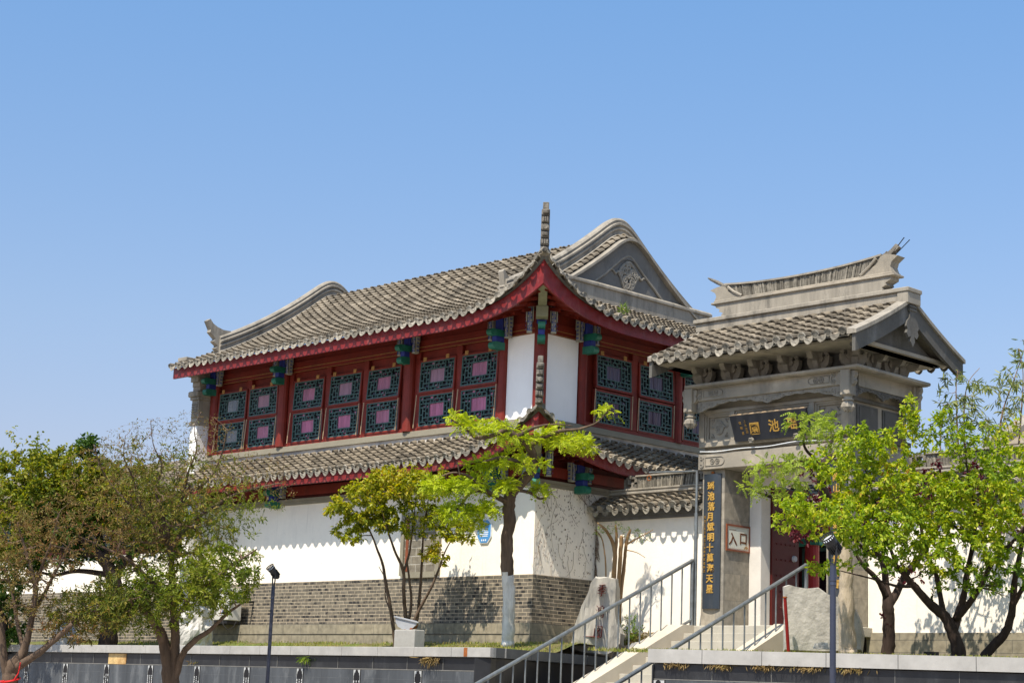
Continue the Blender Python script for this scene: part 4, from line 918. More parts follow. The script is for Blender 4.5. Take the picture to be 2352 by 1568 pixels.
# ------------------------------------------------------------------ garden walls either side of the gate
def garden_wall(name, label, x0, x1, yw, crest0, crest1):
    W = thing(name, label, 'wall', ((x0+x1)/2, yw+.2, 2.6))
    m = MB(); m.box(x0, x1, yw, yw+.42, 3.08, 5.36); part('plaster', m, WHITE, W)
    m = MB(); m.box(x0, x1, yw-.05, yw+.46, 2.45, 3.08); part('base_course', m, PLINTH, W)
    m = MB(); m.box(x0, x1, yw-.05, yw+.47, 5.30, 5.37); m.box(x0, x1, yw-.10, yw+.52, 5.37, 5.44); m.box(x0, x1, yw-.15, yw+.57, 5.44, 5.47); part('eave_course', m, GABLE, W)
    c = yw + .21; e = .50
    S1 = lambda a, s: Vector((a, c - e + s*(e-.08), 5.49 + .62*s*(e-.08))); S2 = lambda a, s: Vector((a, c + e - s*(e-.08), 5.49 + .62*s*(e-.08)))
    cs = frange(x0+.10, x1-.05, .27); ed = [0,.25,.5,.75,1]
    a, b = tile_roof(S1, cs, ed, .085, lambda q_, p: True, .27, jit=.012, seed=int(x0*10)); a2, b2 = tile_roof(S2, cs, ed, .085, lambda q_, p: True, .27, jit=.012, seed=3)
    t = part('tile_coping', a, TILE, W); part('eave_tiles', b, TILEEND, t); t = part('tile_coping', a2, TILE, W); part('eave_tiles', b2, TILEEND, t)
    m = MB(); m.box(x0, x1, c-.12, c+.12, 5.47, 5.82); part('ridge_foot', m, RIDGE, W)
    m = MB(); m.bbox(x0+.25, x1, c-.18, c+.18, 5.82, 5.87, .01); m.bbox(x0+.22, x1, c-.15, c+.15, 5.90, 5.94, .01); m.box(x0+.25, x1, c-.13, c+.13, 5.87, 5.90); part('ridge_moulding', m, RIDGE, W)
    m = MB(); q = rng(9); x = crest0
    while x < crest1:
        wd = q.uniform(.022,.034); t = (x-crest0)/(crest1-crest0); lean = -.04 + .09*t; y = q.uniform(.06,.085)
        m.prism([(x,5.94),(x+wd*.85,5.94),(x+wd*.85+lean,6.17),(x+lean,6.17)], 1, c-y, c+y); x += wd
    part('tile_crest', m, DRYSTACK, W)
    m = MB(); m.bbox(crest0-.05, crest1+.12, c-.11, c+.11, 6.17, 6.205, .008); part('crest_cap', m, RIDGE, W)
    m = MB()
    for xe, s in ((crest0-.36, 1), (crest1+.05, 1)):
        for (a0,a1,b0,b1) in ((0,.34,5.94,5.98),(0,.06,5.98,6.18),(.10,.34,6.03,6.07),(.10,.15,6.07,6.14),(.20,.25,5.98,6.03),(.0,.34,6.14,6.18),(.28,.34,5.98,6.14),(.12,.20,6.185,6.21)):
            m.box(xe+a0, xe+a1, c-.09, c+.09, b0, b1)
    part('fret_end', m, ORN, W)
    if x0 > 5:
        m = MB(); m.box(7.62, 7.92, yw-.054, yw-.02, 2.60, 2.76); part('drain_hole', m, INK, W)
    return W
garden_wall('garden_wall', 'white plastered garden wall with tiled coping between hall and gate', .03, 3.06, 1.77, .98, 2.45)
garden_wall('garden_wall', 'white plastered garden wall with tiled coping right of the gate behind leafy trees', 6.46, 17.0, 1.90, 7.6, 16.5)
# ------------------------------------------------------------------ ground, terrace
mb = MB(); mb.grid([[(x, y, 0) for x in (-900,-60,0,60,900)] for y in (-900,-60,0,60,900)]); structure('ground', mb, PAVE)
YL = -3.40                                             # face line of the left retaining wall
RA = Vector(at(1488, 1491.9, 26.05)); RB = Vector(at(2352, 1513, 23.95)); ZC_R = 2.48; ZC_L = 2.55
RA.z = RB.z = ZC_R; RD = (RB - RA).normalized(); RN = Vector((RD.y, -RD.x, 0))      # along the right wall, and outwards
RBX = RB + RD*9
RET = [(2.48, -3.40), (1.90, -.50), (1.20, 1.30)]      # return of the left wall, beside the stair
def xret(y):
    for (xa, ya), (xb, yb) in zip(RET[:-1], RET[1:]):
        if y <= yb: return lerp(xa, xb, (y-ya)/(yb-ya))
    return 1.2
def zleft(x, y):
    z = 2.46 + .30*sstep(-1.7, -.4, y); z += .16*math.exp(-((x-1.1)**2/1.0 + (y+2.0)**2/.9)) + .06*math.exp(-((x+1.2)**2/.5 + (y+2.4)**2/.5))
    return z + .025*mnoise.noise((x*1.3, y*1.3, 0))
def yw_r(x): return RA.y + (x - RA.x)*RD.y/RD.x
def zright(x, y): return 2.44 + .10*sstep(.15, 3.0, y - yw_r(x)) + .02*mnoise.noise((x*1.3, y*1.3, 4))
mb = MB(); rows = []
for y in frange(-3.30, 1.75, .25):
    xe = xret(y) - .08; rows.append([(lerp(-34, xe, (k/60)**.6), y, zleft(lerp(-34, xe, (k/60)**.6), y)) for k in range(61)])
mb.grid(rows)
def xleft_r(y): return lerp(6.55, 5.72, sstep(-3.9, -.6, y))
def yrow(x, t): return lerp(yw_r(x)+.1, 1.95, t)
rows = []
for y in frange(-3.85, 1.95, .2):
    xw = (y - .1 - RA.y)*RD.x/RD.y + RA.x      # where the wall line is reached
    x1 = min(18.0, xw) if y > RA.y else 6.6
    x0 = xleft_r(y); x1 = max(x0 + .02, x1); rows.append([(lerp(x0, x1, k/40), y, zright(lerp(x0, x1, k/40), y)) for k in range(41)])
mb.grid(rows); structure('terrace_ground', mb, SOIL, smooth=True)
mb = MB(); mb.grid([[(x, y, 3.05) for x in (-60,-20,0,20,60)] for y in (2.4, 20, 60)]); structure('courtyard_ground', mb, STEP)

# ------------------------------------------------------------------ retaining walls with etched panels
def pillar_meshes(o, u, n, zt, wd):
    """black inscription strip with an arched head; o = foot centre on the wall face, u along, n out"""
    P = lambda a, b, c: o + u*a + n*b + Vector((0,0,c - 0))
    k = MB(); s = MB(); h = wd/2
    k.add([P(-h,.012,.05),P(h,.012,.05),P(h,.012,zt),P(-h,.012,zt),P(-h,0,.05),P(h,0,.05),P(h,0,zt),P(-h,0,zt)], [(0,1,2,3),(1,5,6,2),(4,0,3,7),(3,2,6,7)])
    for x in (-h+.006, h-.006): s.add([P(x-.004,.0135,.05),P(x+.004,.0135,.05),P(x+.004,.0135,zt),P(x-.004,.0135,zt)], [(0,1,2,3)])
    for sx in (-1,1):   # pale corners left of the arch
        s.add([P(sx*h*.98,.0138,zt-.005),P(sx*h*.98,.0138,zt-.13),P(sx*h*.80,.0138,zt-.10),P(sx*h*.70,.0138,zt-.06),P(sx*h*.45,.0138,zt-.05),P(sx*h*.40,.0138,zt-.02),P(sx*h*.15,.0138,zt-.005)], [tuple(range(7))])
    r = rng(int(abs(o.x*37+o.y*11)) + 1)
    for col in range(3):
        z = zt - .20
        while z > .3:
            dz = r.uniform(.02,.045); x = (-.25 + .25*col)*wd*1.5
            if r.random() < .85: s.add([P(x-.013,.0138,z-dz),P(x+.012,.0138,z-dz),P(x+.012,.0138,z),P(x-.013,.0138,z)], [(0,1,2,3)])
            z -= dz + .012
    return k, s
LWALL = thing('retaining_wall', 'dark polished retaining wall with etched panels below the left lawn', 'wall', (-8, -3.2, 0))
mb = MB(); mb.box(-36, 2.42, YL, YL+.35, 0, 2.372); part('wall_core', mb, GRANITE, LWALL)
mb = MB(); x = 2.50; q = rng(2); ln = [.56,.98,.98,1.0,1.02,.98]; i = 0
while x > -34:
    L_ = ln[i % 6] if i else .0; i += 1
    if i == 1: continue
    mb.bbox(x-L_+.004, x-.004, YL-.075, YL+.32, 2.385, ZC_L, .006); x -= L_
part('coping', mb, COPING, LWALL)
mb = MB(); mb.box(-36, 2.42, YL-.010, YL, 2.145, 2.16); x = 2.2
while x > -34: mb.box(x-.004, x+.004, YL-.008, YL, 2.16, 2.372); x -= q.choice([.95,1.0,.9])
part('joint', mb, JOINT, LWALL)
pil = [2.30 - 1.69*k for k in range(20)]
for k, x in enumerate(pil):
    if x < -20: continue
    a, b = pillar_meshes(Vector((x, YL, 0)), Vector((1,0,0)), Vector((0,-1,0)), 2.14, .19); p = part('inscription_pillar', a, INK, LWALL); part('white_script', b, ETCH, p)
    m = MB(); m.box(x-1.69+.115, x-.115, YL-.007, YL, .06, 2.14); p2 = part('etched_panel', m, PANEL, LWALL)
    m = MB(); r = rng(k+50); X0, X1 = x-1.69+.22, x-.22
    for (a0,a1,b0,b1) in ((X0,X1,1.98,1.983),(X0,X0+.003,.2,1.98),(X1-.003,X1,.2,1.98)): m.box(a0,a1,YL-.0085,YL-.0068,b0,b1)
    for j in range(5):
        px, pz = r.uniform(X0+.1,X1-.3), r.uniform(1.45,1.85); pts = [(px + t*.06, YL-.0085, pz + .06*math.sin(t*1.3+j)*r.random()) for t in range(int(r.uniform(4,9)))]
        m.tube(pts, .0022, 4)
    part('etching', m, ETCHDIM, p2)
mb = MB(); c = at(281, 1512, 31); mb.box(-9.49, -8.80, YL-.013, YL, 2.15, 2.373); part('bare_patch', mb, OCHRE, LWALL)
mb = MB(); mb.box(1.84, 1.93, YL-.079, YL-.07, 2.395, 2.545); part('rust_stain', mb, RUST, LWALL)
# return of the left wall beside the stair
mbw, mbc = MB(), MB()
for (a, b) in zip(RET[:-1], RET[1:]):
    A, B = Vector((*a,0)), Vector((*b,0)); d = (B-A); L_ = d.length; d.normalize(); n = Vector((-d.y, d.x, 0)); n = n if n.x < 0 else -n
    mbw.obox((A+B)/2 + n*.2 + Vector((0,0,1.186)), d*L_/2, n*.17, (0,0,1.186))
    s = 0
    while s < L_ - .05:
        e = min(L_, s + 1.1); mbc.obox(A + d*(s+e)/2 + n*.12 + Vector((0,0,2.467)), d*((e-s)/2-.004), n*.19, (0,0,.083)); s = e
part('return_wall', mbw, GRANITE, LWALL); part('return_coping', mbc, COPDARK, LWALL)

RWALL = thing('retaining_wall', 'dark stone retaining wall with pale coping on the right beyond the stair', 'wall', tuple(RA))
W3 = lambda s, o, z: RA + RD*s + RN*o + Vector((0,0,z - ZC_R))
def wbox(mb, s0, s1, o0, o1, z0, z1): c = W3((s0+s1)/2, (o0+o1)/2, (z0+z1)/2); mb.obox(c, RD*(s1-s0)/2, RN*(o1-o0)/2, (0,0,(z1-z0)/2))
LR_ = (RBX - RA).length
mb = MB(); wbox(mb, .08, LR_, -.40, -.07, 0, 2.27); part('wall_core', mb, GRANITE, RWALL)
mb = MB(); s = 0.0; i = 0
while s < LR_ - .2:
    L_ = [.82,.88,.92,1.0,1.05,1.1][min(i,5)]; wbox(mb, s+.004, s+L_-.004, -.38, 0, 2.285, ZC_R); s += L_; i += 1
part('coping', mb, COPING, RWALL)
mb = MB(); wbox(mb, .08, LR_, -.07, -.062, 2.045, 2.057)
for k in range(14): wbox(mb, .95+k*.87, .957+k*.87, -.07, -.063, 2.057, 2.27)
part('joint', mb, JOINT, RWALL)
for k in range(7):
    s = .15 + 1.66*k; a, b = pillar_meshes(W3(s, -.07, 0), RD, RN, 2.04, .185); p = part('inscription_pillar', a, INK, RWALL); part('white_script', b, ETCH, p)
    m = MB(); wbox(m, s+.11, s+1.55, -.07, -.064, .06, 2.04); part('etched_panel', m, PANEL, RWALL)
mb = MB(); mb.grid([[(xleft_r(y), y, 0), (xleft_r(y), y, zright(xleft_r(y), y) + .0)] for y in frange(-3.85, 1.2, .2)]); q_ = MB(); q_.grid([[(xleft_r(y) - .03, y, 0), (xleft_r(y) - .03, y, zright(xleft_r(y), y))] for y in frange(-3.85, 1.2, .2)]); mb.join(q_); part('side_wall', mb, GRANITE, RWALL)
mb = MB(); c = W3(.08, -.2, 1.13); mb.obox(c - RD*.012 + Vector((0,0,0)), RD*.011, RN*.17, (0,0,1.12)); part('wall_end', mb, GRANITE, RWALL)

# ------------------------------------------------------------------ the stair and its railings
ST = thing('staircase', 'straight granite stair rising between the two retaining walls to the gate', 'stairs', (4.3, -2, 0))
NS = 20; RI = 3.168/NS; TR = .345; YT = 1.02
mb = MB(); mb.bbox(3.27, 5.34, .97, YT + .03, 2.9, 3.162, .005); part('landing_edge', mb, STEP, ST)
for k in range(1, NS):
    z1 = 3.168 - k*RI; mb = MB(); mb.bbox(3.27, 5.34, YT - k*TR, YT - (k-1)*TR + .02, max(0, z1-RI-.1), z1, .006); part('step', mb, STEP, ST)
for x0, x1 in ((2.88, 3.27), (5.34, 5.72)):
    mb = MB(); zt = lambda y: min(3.172, 3.17 + .459*(y - YT + .34))
    mb.prism([(YT+.35,3.172),(YT-.34,3.172),(-5.9,zt(-5.9)),(-5.9,0),(YT+.35,0)], 0, x0, x1); part('stringer', mb, STRING, ST)
def railing(name, label, x, ztop, y0, y1, post):
    B = thing(name, label, 'railing', (x, y1, 3.17)); m = MB()
    m.tube([(x, y, ztop(y)) for y in (y0, y1)], .036, 10); part('handrail', m, STEEL, B)
    m = MB(); zb = lambda y: ztop(y) - 1.10; m.tube([(x, y, zb(y)) for y in (y0, y1)], .028, 8); part('bottom_rail', m, STEEL, B)
    y = y1 - .29
    while y > y0:
        m = MB(); m.tube([(x,y,zb(y)),(x,y,ztop(y))], .015, 7); m.tube([(x,y,zb(y)-.02),(x,y,zb(y)+.04)], .022, 7); part('baluster', m, STEEL, B); y -= .29
    m = MB(); m.tube([(x,y1,3.0),(x,y1,ztop(y1)+.03)], .036, 10); part('post', m, STEEL, B)
    return B
railing('railing', 'grey steel tube handrail on the left side of the stair', 2.96, lambda y: 4.395 + .452*(y-1.27), -6.2, 1.27, True)
railing('railing', 'grey steel tube handrail on the right side of the stair by the slab', 5.62, lambda y: 4.235 + .455*(y-1.22), -5.8, 1.22, True)
PO = thing('steel_mast', 'tall thin steel mast with a side arm standing at the stair head', 'pole', (2.96, 1.36, 3.17))
mb = MB(); mb.tube([(2.96,1.36,3.0),(2.96,1.36,5.30)], .036, 10); mb.tube([(2.96,1.36,5.30),(2.96,1.36,6.12)], .026, 10); part('tube', mb, STEEL, PO)
mb = MB(); mb.tube([(2.98,1.36,6.10),(1.72,1.40,6.16)], .020, 8); part('arm', mb, STEEL, PO)
mb = MB(); mb.tube([(1.72 + .05*math.cos(t*math.pi/4), 1.40, 6.05 + .05*math.sin(t*math.pi/4)) for t in range(9)], .010, 6); part('ring', mb, RUST, PO)

# ------------------------------------------------------------------ rocks, posts
def rock(outline, D, thick, amp, seed, nrm=(0,-1,0), sub=3, back=.75):
    """stone from an outline (survey pixels at distance D), given depth and a broken surface"""
    import bmesh
    N_ = Vector(nrm).normalized(); pts = [at(px, py, D) for px, py in outline]; c = sum(pts, Vector())/len(pts)
    bm = bmesh.new(); fr = [bm.verts.new(p + N_*thick*.35) for p in pts]; md = [bm.verts.new(c + (p-c)*1.06) for p in pts]; bk = [bm.verts.new(c + (p-c)*back - N_*thick*.6) for p in pts]
    n = len(pts); bm.faces.new(fr); bm.faces.new(list(reversed(bk)))
    for a, b in ((fr, md), (md, bk)):
        for i in range(n): bm.faces.new((a[i], b[i], b[(i+1) % n], a[(i+1) % n]))
    bmesh.ops.triangulate(bm, faces=bm.faces[:])
    for _ in range(sub): bmesh.ops.subdivide_edges(bm, edges=[e for e in bm.edges if e.calc_length() > .09], cuts=1, use_grid_fill=True); bmesh.ops.triangulate(bm, faces=bm.faces[:])
    bm.normal_update(); r = Vector((seed*3.1, seed*1.7, 0))
    for v in bm.verts:
        p = v.co*2.2 + r; d = mnoise.fractal(Vector((p.x*1.6, p.y*1.6, p.z*.7)), 1.0, 2.0, 4); v.co += v.normal*(d*amp)
    m = MB(); m.v = [tuple(v.co) for v in bm.verts]; bm.verts.index_update(); m.f = [tuple(v.index for v in f.verts) for f in bm.faces]; m.mi = [0]*len(m.f); bm.free(); return m
def camn(): return (Vector((.70,-.71,0)))
RK = thing('inscribed_rock', 'tall pale leaning rock with faded red vertical inscription beside the stair', 'rock', tuple(at(1370, 1500, 34.0)))
ol = [(1314,1490),(1325,1440),(1340,1400),(1355,1365),(1362,1340),(1371,1328),(1386,1330),(1402,1329),(1410,1332),(1419,1332),(1421,1350),(1418,1400),(1422,1430),(1432,1455),(1430,1480),(1412,1500),(1398,1505),(1370,1500),(1340,1496)]
part('stone', rock(ol, 34.0, .55, .035, 1, (.45,-.9,.05)), BLDROCK, RK, smooth=False)
rN = Vector((.45,-.9,.05)).normalized(); ru = Vector((.9,.45,0)).normalized(); rv = rN.cross(ru); rv = rv if rv.z > 0 else -rv
mb = MB()
for ch, px, py, sz in (('季', 1378, 1370, .19), ('鴻', 1373, 1418, .19), ('阁', 1369, 1464, .19)):
    o = at(px, py, 34.0) + rN*.235; glyphs(mb, [(ch, 0, 0)], lambda u, v, d: o + ru*(u + v*.12) + rv*v*1.35 + rN*d, sz, .03, -.005)
part('red_inscription', mb, REDINK, RK)
SLB = single('stone_slab', rock([(1803,1492),(1806,1420),(1803,1395),(1802,1350),(1815,1345),(1828,1349),(1850,1353),(1880,1352),(1900,1366),(1920,1372),(1945,1385),(1962,1400),(1974,1425),(1979,1455),(1976,1492),(1900,1497)], 29.4, .42, .014, 5, (.58,-.81,.05)), SLAB, 'broad grey marble slab standing on edge behind the right coping', 'rock')
single('white_stone', rock([(1868,1488),(1872,1478),(1885,1474),(1900,1477),(1910,1484),(1908,1490)], 28.3, .2, .03, 9, (.6,-.8,0), 2), TAIHU, 'small broken white stone lying at the foot of the marble slab', 'rock')
RP = thing('red_post', 'short red enamelled post with a rusty cap left of the marble slab', 'post', tuple(at(1808, 1494, 29.0)))
b0, b1 = at(1811,1496,29.0), at(1803,1372,29.0)
mb = MB(); mb.tube([b0, b1], .028, 10); part('shaft', mb, BRIGHTRED, RP)
mb = MB(); mb.tube([b1, b1+Vector((0,0,.02))], .036, 10); part('cap', mb, RUST, RP)
single('driftwood_root', rock([(1405,1515),(1412,1497),(1430,1488),(1455,1484),(1474,1480),(1478,1494),(1455,1506),(1430,1516)], 33.6, .25, .06, 12, (.6,-.8,.2), 2), DARKROCK, 'dark weathered root lying beside the inscribed rock', 'root')
single('pale_stone', rock([(1446,1490),(1452,1478),(1468,1476),(1480,1482),(1478,1490)], 33.3, .2, .03, 13, (.6,-.8,.2), 2), TAIHU, 'pale round stone resting on the dark root by the stair', 'rock')
# white eroded scholar rock behind the front left tree
TH = single('scholar_rock', rock([(421,1480),(426,1440),(424,1415),(433,1400),(427,1385),(441,1370),(436,1352),(452,1345),(462,1332),(472,1345),(468,1362),(478,1372),(470,1390),(480,1400),(468,1420),(476,1440),(474,1488),(421,1488)], 40.3, .6, .16, 21, (.3,-.95,0)), TAIHU, 'white eroded scholar rock standing on the lawn behind the forked tree', 'rock')

# ------------------------------------------------------------------ lamps, floodlights, air conditioner
def spot_lamp(label, base, top, r, face):
    L_ = thing('lamp_post', label, 'lamp', (base.x, base.y, 0), group='spotlight posts before the retaining walls')
    foot = Vector((base.x, base.y, 0)); T = Vector((base.x, base.y, top.z)); m = MB()
    m.lathe([(.16,0),(.16,.03),(r*1.4,.05),(r,.12)], foot, 14); part('foot_plate', m, POLE, L_)
    m = MB(); m.tube([foot + Vector((0,0,.05)), T - Vector((0,0,.28))], [r*1.03, r], 14); part('pole', m, POLE, L_)
    m = MB(); m.tube([T - Vector((0,0,.285)), T - Vector((0,0,.27)), T - Vector((0,0,.24)), T - Vector((0,0,.225)), T - Vector((0,0,.06))], [r*1.0, r*1.15, r*1.02, r*1.15, r*1.02], 14); part('collar', m, POLE, L_)
    f = Vector(face).normalized(); s = f.cross(Vector((0,0,1))).normalized(); c = T + Vector((0,0,.16)); k = r/.034
    m = MB()
    for sg in (-1,1): m.tube([T - Vector((0,0,.06)) + s*sg*.05*k*.6, T + s*sg*.085*k*.6 + Vector((0,0,.02)), c + s*sg*.10*k*.6], .012, 6)
    part('bracket', m, BLACKM, L_)
    R0 = .105*k*.72; m = MB(); m.tube([c - f*.12, c - f*.10, c - f*.02, c + f*.09], [R0*.35, R0*.62, R0*.80, R0*1.0], 18, cap=True)
    for j in range(18):
        t = 2*math.pi*j/18; d = s*math.cos(t) + f.cross(s)*math.sin(t); m.obox(c - f*.03 + d*R0*.82, f*.05, d*.012, f.cross(d)*.003)
    n = 18
    for j in range(n):  # castellated rim
        t0, t1 = 2*math.pi*j/n, 2*math.pi*(j+.6)/n; D0 = s*math.cos(t0) + f.cross(s)*math.sin(t0); D1 = s*math.cos(t1) + f.cross(s)*math.sin(t1)
        m.add([c+f*.09+D0*R0, c+f*.09+D1*R0, c+f*.125+D1*R0*1.06, c+f*.125+D0*R0*1.06], [(0,1,2,3)])
    m.tube([c + f*.118, c + f*.135], [R0*1.07, R0*1.10], 18, cap=False)
    h = part('lamp_head', m, BLACKM, L_)
    m = MB(); m.tube([c + f*.092, c + f*.094], [R0*.93, R0*.93], 18); part('lens', m, LAMPGLASS, h)
    return L_
lb = at(620, 1568, 29.5); lt = at(637, 1330, 29.5)
spot_lamp('navy lamp post with tilted black spotlight before the brick wall of the hall', Vector((.62,-6.72,0)), Vector((.62,-6.72,at(637,1334,29.5).z)), .030, (-.12,-.66,.70))
spot_lamp('thick navy lamp post with black spotlight before the right wall and slab', Vector((at(1913,1500,19.5).x, at(1913,1500,19.5).y, 0)), at(1912,1282,19.5), .034, (-.175,-.67,.72))
FB = thing('floodlight_block', 'pale granite block carrying a grey floodlight on the lawn below the lattice window', 'block', (-.9,-2.5,2.6))
o = at(940, 1480, 33.6); mb = MB(); pl_ = at(904,1478,33.4); mb.bbox(pl_.x, pl_.x+.57, pl_.y, pl_.y+.26, 2.42, at(940,1447,33.6).z, .012); single_block = part('block', mb, CONCRETE, FB)
FL_ = thing('floodlight', 'grey tilted floodlight with half round housing standing on the granite block', 'floodlight', (o.x, o.y, 2.9))
zb = at(940,1447,33.6).z; f = Vector((.55,.10,.83)).normalized(); f = Vector((.25,-.15,.95)).normalized(); s = Vector((.72,-.69,-.12)).normalized(); t_ = Vector((.70,-.71,0)); s = Vector((.70,.69,-.20)).normalized(); f = s.cross(t_).normalized(); f = f if f.z > 0 else -f; o = Vector((pl_.x+.30, pl_.y+.10, 2.6)); c = Vector((o.x-.06, o.y+.06, zb+.19))
mb = MB(); ol = [(-.28,.05),(.28,.05),(.27,.0),(.20,-.10),(.10,-.16),(-.04,-.175),(-.16,-.14),(-.24,-.06)]
ol = [(u*.74, v*.8) for u, v in ol]; c = c - Vector((.10,.0,.05)); vs = [c + s*u + f*v + t_*.12 for u, v in ol] + [c + s*u + f*v - t_*.12 for u, v in ol]; n = len(ol)
mb.add(vs, [tuple(range(n)), tuple(range(2*n-1,n-1,-1))] + [(i,(i+1) % n,(i+1) % n+n,i+n) for i in range(n)]); mb.obox(c + f*.050, s*.235, t_*.145, f*.012); part('housing', mb, GREYM, FL_)
mb = MB(); mb.obox(c + f*.064, s*.20, t_*.12, f*.003); part('lens', mb, LAMPGLASS, FL_)
mb = MB(); mb.tube([Vector((o.x-.08,o.y-.04,zb)), c + s*.2 - t_*.17 - f*.05], .012, 6); mb.tube([Vector((o.x+.02,o.y+.02,zb+.01)), c + s*.20 + f*.0 - t_*.18], .022, 6); part('bracket', mb, RUST, FL_)
o2 = at(128, 1496, 40.6); FB2 = thing('floodlight_block', 'low granite block with dark floodlight on lawn at far left behind forked stems', 'block', tuple(o2))
mb = MB(); mb.bbox(o2.x-.35, o2.x+.25, o2.y, o2.y+.45, 2.4, at(128,1463,40.6).z, .012); part('block', mb, CONCRETE, FB2)
mb = MB(); zz = at(128,1463,40.6).z; mb.prism([(o2.x-.30,zz+.08),(o2.x+.22,zz+.04),(o2.x+.10,zz+.20),(o2.x-.10,zz+.34),(o2.x-.24,zz+.36)], 1, o2.y+.05, o2.y+.40); part('lamp_housing', mb, GREYM, FB2)
AC = thing('air_conditioner', 'aged white air conditioner outdoor unit against the brick base behind the tree', 'air conditioner', (-9.6, -.35, 3.2))
mb = MB(); mb.bbox(-10.35, -9.10, -.62, -.25, 3.25, 3.98, .015); part('casing', mb, ACW, AC)
mb = MB(); mb.tube([(-9.85,-.625,3.62),(-9.85,-.640,3.62)], .29, 20)
for k in range(5): mb.tube([(-9.85 + (.05+k*.05)*math.cos(j*math.pi/10), -.645, 3.62 + (.05+k*.05)*math.sin(j*math.pi/10)) for j in range(21)], .006, 4)
part('fan_grille', mb, BLACKM, AC)
for zt, mt in ((.0, BRIGHTRED), (.035, WPLATE), (.055, BLUE)):
    mb = MB(); mb.prism([(-9.42+zt,3.36),(-9.40+zt,3.36),(-9.34+zt,3.56),(-9.36+zt,3.56)], 1, -.625, -.618); part('stripe_sticker', mb, mt, AC)
mb = MB()
for k in (0,.07): mb.tube([(-9.16-k,-.60,3.36),(-9.16-k,-.66,3.42),(-9.14-k,-.62,3.58),(-9.02,-.5,3.66),(-9.0,-.2,3.68),(-9.0,.02,3.70)], .024, 7)
mb.tube([(-9.3,-.63,3.36),(-9.2,-.66,3.14),(-9.10,-.6,3.03),(-9.03,-.5,3.10),(-9.05,-.4,3.25)], .010, 6); part('pipe', mb, RUBBER, AC)
mb = MB(); mb.box(-10.30,-9.15,-.60,-.25,3.18,3.25); part('stand', mb, BLACKM, AC)

# ------------------------------------------------------------------ buildings beyond
LWg = thing('side_wing', 'low white wing with brick base and grey roof left of the hall behind the trees', 'building', (-17, 2.5, 2.6))
mb = MB(); mb.box(-30, -11.5, .5, 5.5, 2.5, 4.10); part('brick_base', mb, BRICK, LWg)
mb = MB(); mb.box(-30, -11.5, .52, 5.5, 4.10, 5.02); part('white_wall', mb, WHITE, LWg)
mb = MB(); mb.box(-30, -11.5, .55, 5.5, 5.02, 6.55); part('timber_front', mb, RED, LWg)
for k in range(9):
    x = -12.6 - k*1.75; mb = MB(); mb.bbox(x-1.3, x, .50, .56, 5.22, 6.25, .01); w_ = part('window', mb, TEAL, LWg)
    m = MB(); m.box(x-1.2, x-.1, .49, .51, 5.32, 6.15); part('pane', m, PANE, w_)
SW = lambda a, s: Vector((a, -.35 + s*6.7, 6.50 + (1.30 - 1.30*abs(2*s-1)**1.15)))
a, b = tile_roof(SW, frange(-29.8, -11.62, .262), [i/30 for i in range(31)], .062, lambda a, p: True, .262, jit=.004, seed=33); r_ = part('roof', a, TILE, LWg); part('eave_tiles', b, TILEEND, r_)
mb = MB(); mb.box(-30, -11.6, -.25, -.20, 6.28, 6.46); part('fascia', mb, FASCIA, LWg)
mb = MB(); mb.grid([[(x, SW(x, s).y, SW(x, s).z-.04) for x in (-30,-11.55)] for s in [i/10 for i in range(11)]]); part('roof_boarding', mb, GABLE, r_)
CH = thing('courtyard_hall', 'shadowed red columned hall seen through the open gate', 'building', (-6, 9, 3.05))
mb = MB(); mb.box(-14, 1.4, 9.0, 13, 3.05, 6.0); part('wall', mb, DKRED, CH)
for x in (-5.2, -3.6, -2.0, -.4, 1.1): part('column', column(x, 7.6, .16, 3.05, 5.75), BRIGHTRED, CH)
mb = MB(); mb.box(-14, 1.4, 7.45, 7.75, 5.30, 5.55); part('beam', mb, GREEN, CH)
for x in (-4.4, -2.8, -1.2, .4):
    mb = MB(); mb.box(x-.55, x+.55, 8.93, 8.99, 3.9, 5.4); w_ = part('window', mb, TEAL, CH); m = MB(); m.box(x-.45, x+.45, 8.90, 8.935, 4.0, 5.3); part('pane', m, PANE, w_)
SC_ = lambda a, s: Vector((a, 6.6 + s*3.4, 5.80 + 1.35*s))
a, b = tile_roof(SC_, frange(-14, 1.4, .29), [i/12 for i in range(13)], .075, lambda a, p: True, .29, jit=.004, seed=35); r_ = part('roof', a, TILE, CH); part('eave_tiles', b, TILEEND, r_)
mb = MB(); mb.prism([(6.6,5.76),(10.0,7.11),(13.4,5.76)], 0, -14.1, 1.5); part('roof_core', mb, GABLE, r_)
SH = thing('distant_hall', 'grey gabled roof of a farther hall rising behind the bamboo at far right', 'building', (16, 12, 3.05))
p1, p2 = at(2285, 1012, 46), at(2352, 945, 46)
mb = MB(); mb.box(p1.x+.4, p1.x+14, p1.y+1, p1.y+9, 3.05, p1.z-.1); part('wall', mb, WHITE, SH)
mb = MB(); mb.prism([(p1.y-.2, p1.z-.15),(p1.y+5, p1.z+2.5),(p1.y+10.2, p1.z-.15)], 0, p1.x+.2, p1.x+14.4); r_ = part('roof', mb, TILE, SH)
mb = MB(); mb.sweep([(-.25,-.1),(.25,-.1),(.25,.16),(0,.24),(-.25,.16)], [(p1.x+.2, p1.y-.4, p1.z-.2),(p1.x+.2, p1.y+2.4, p1.z+1.15),(p1.x+.2, p1.y+5, p1.z+2.6),(p1.x+.2, p1.y+7.6, p1.z+1.15),(p1.x+.2,p1.y+10.3,p1.z-.2)], (1,0,0), up=(0,0,1)); part('gable_ridge', mb, RIDGE, r_)
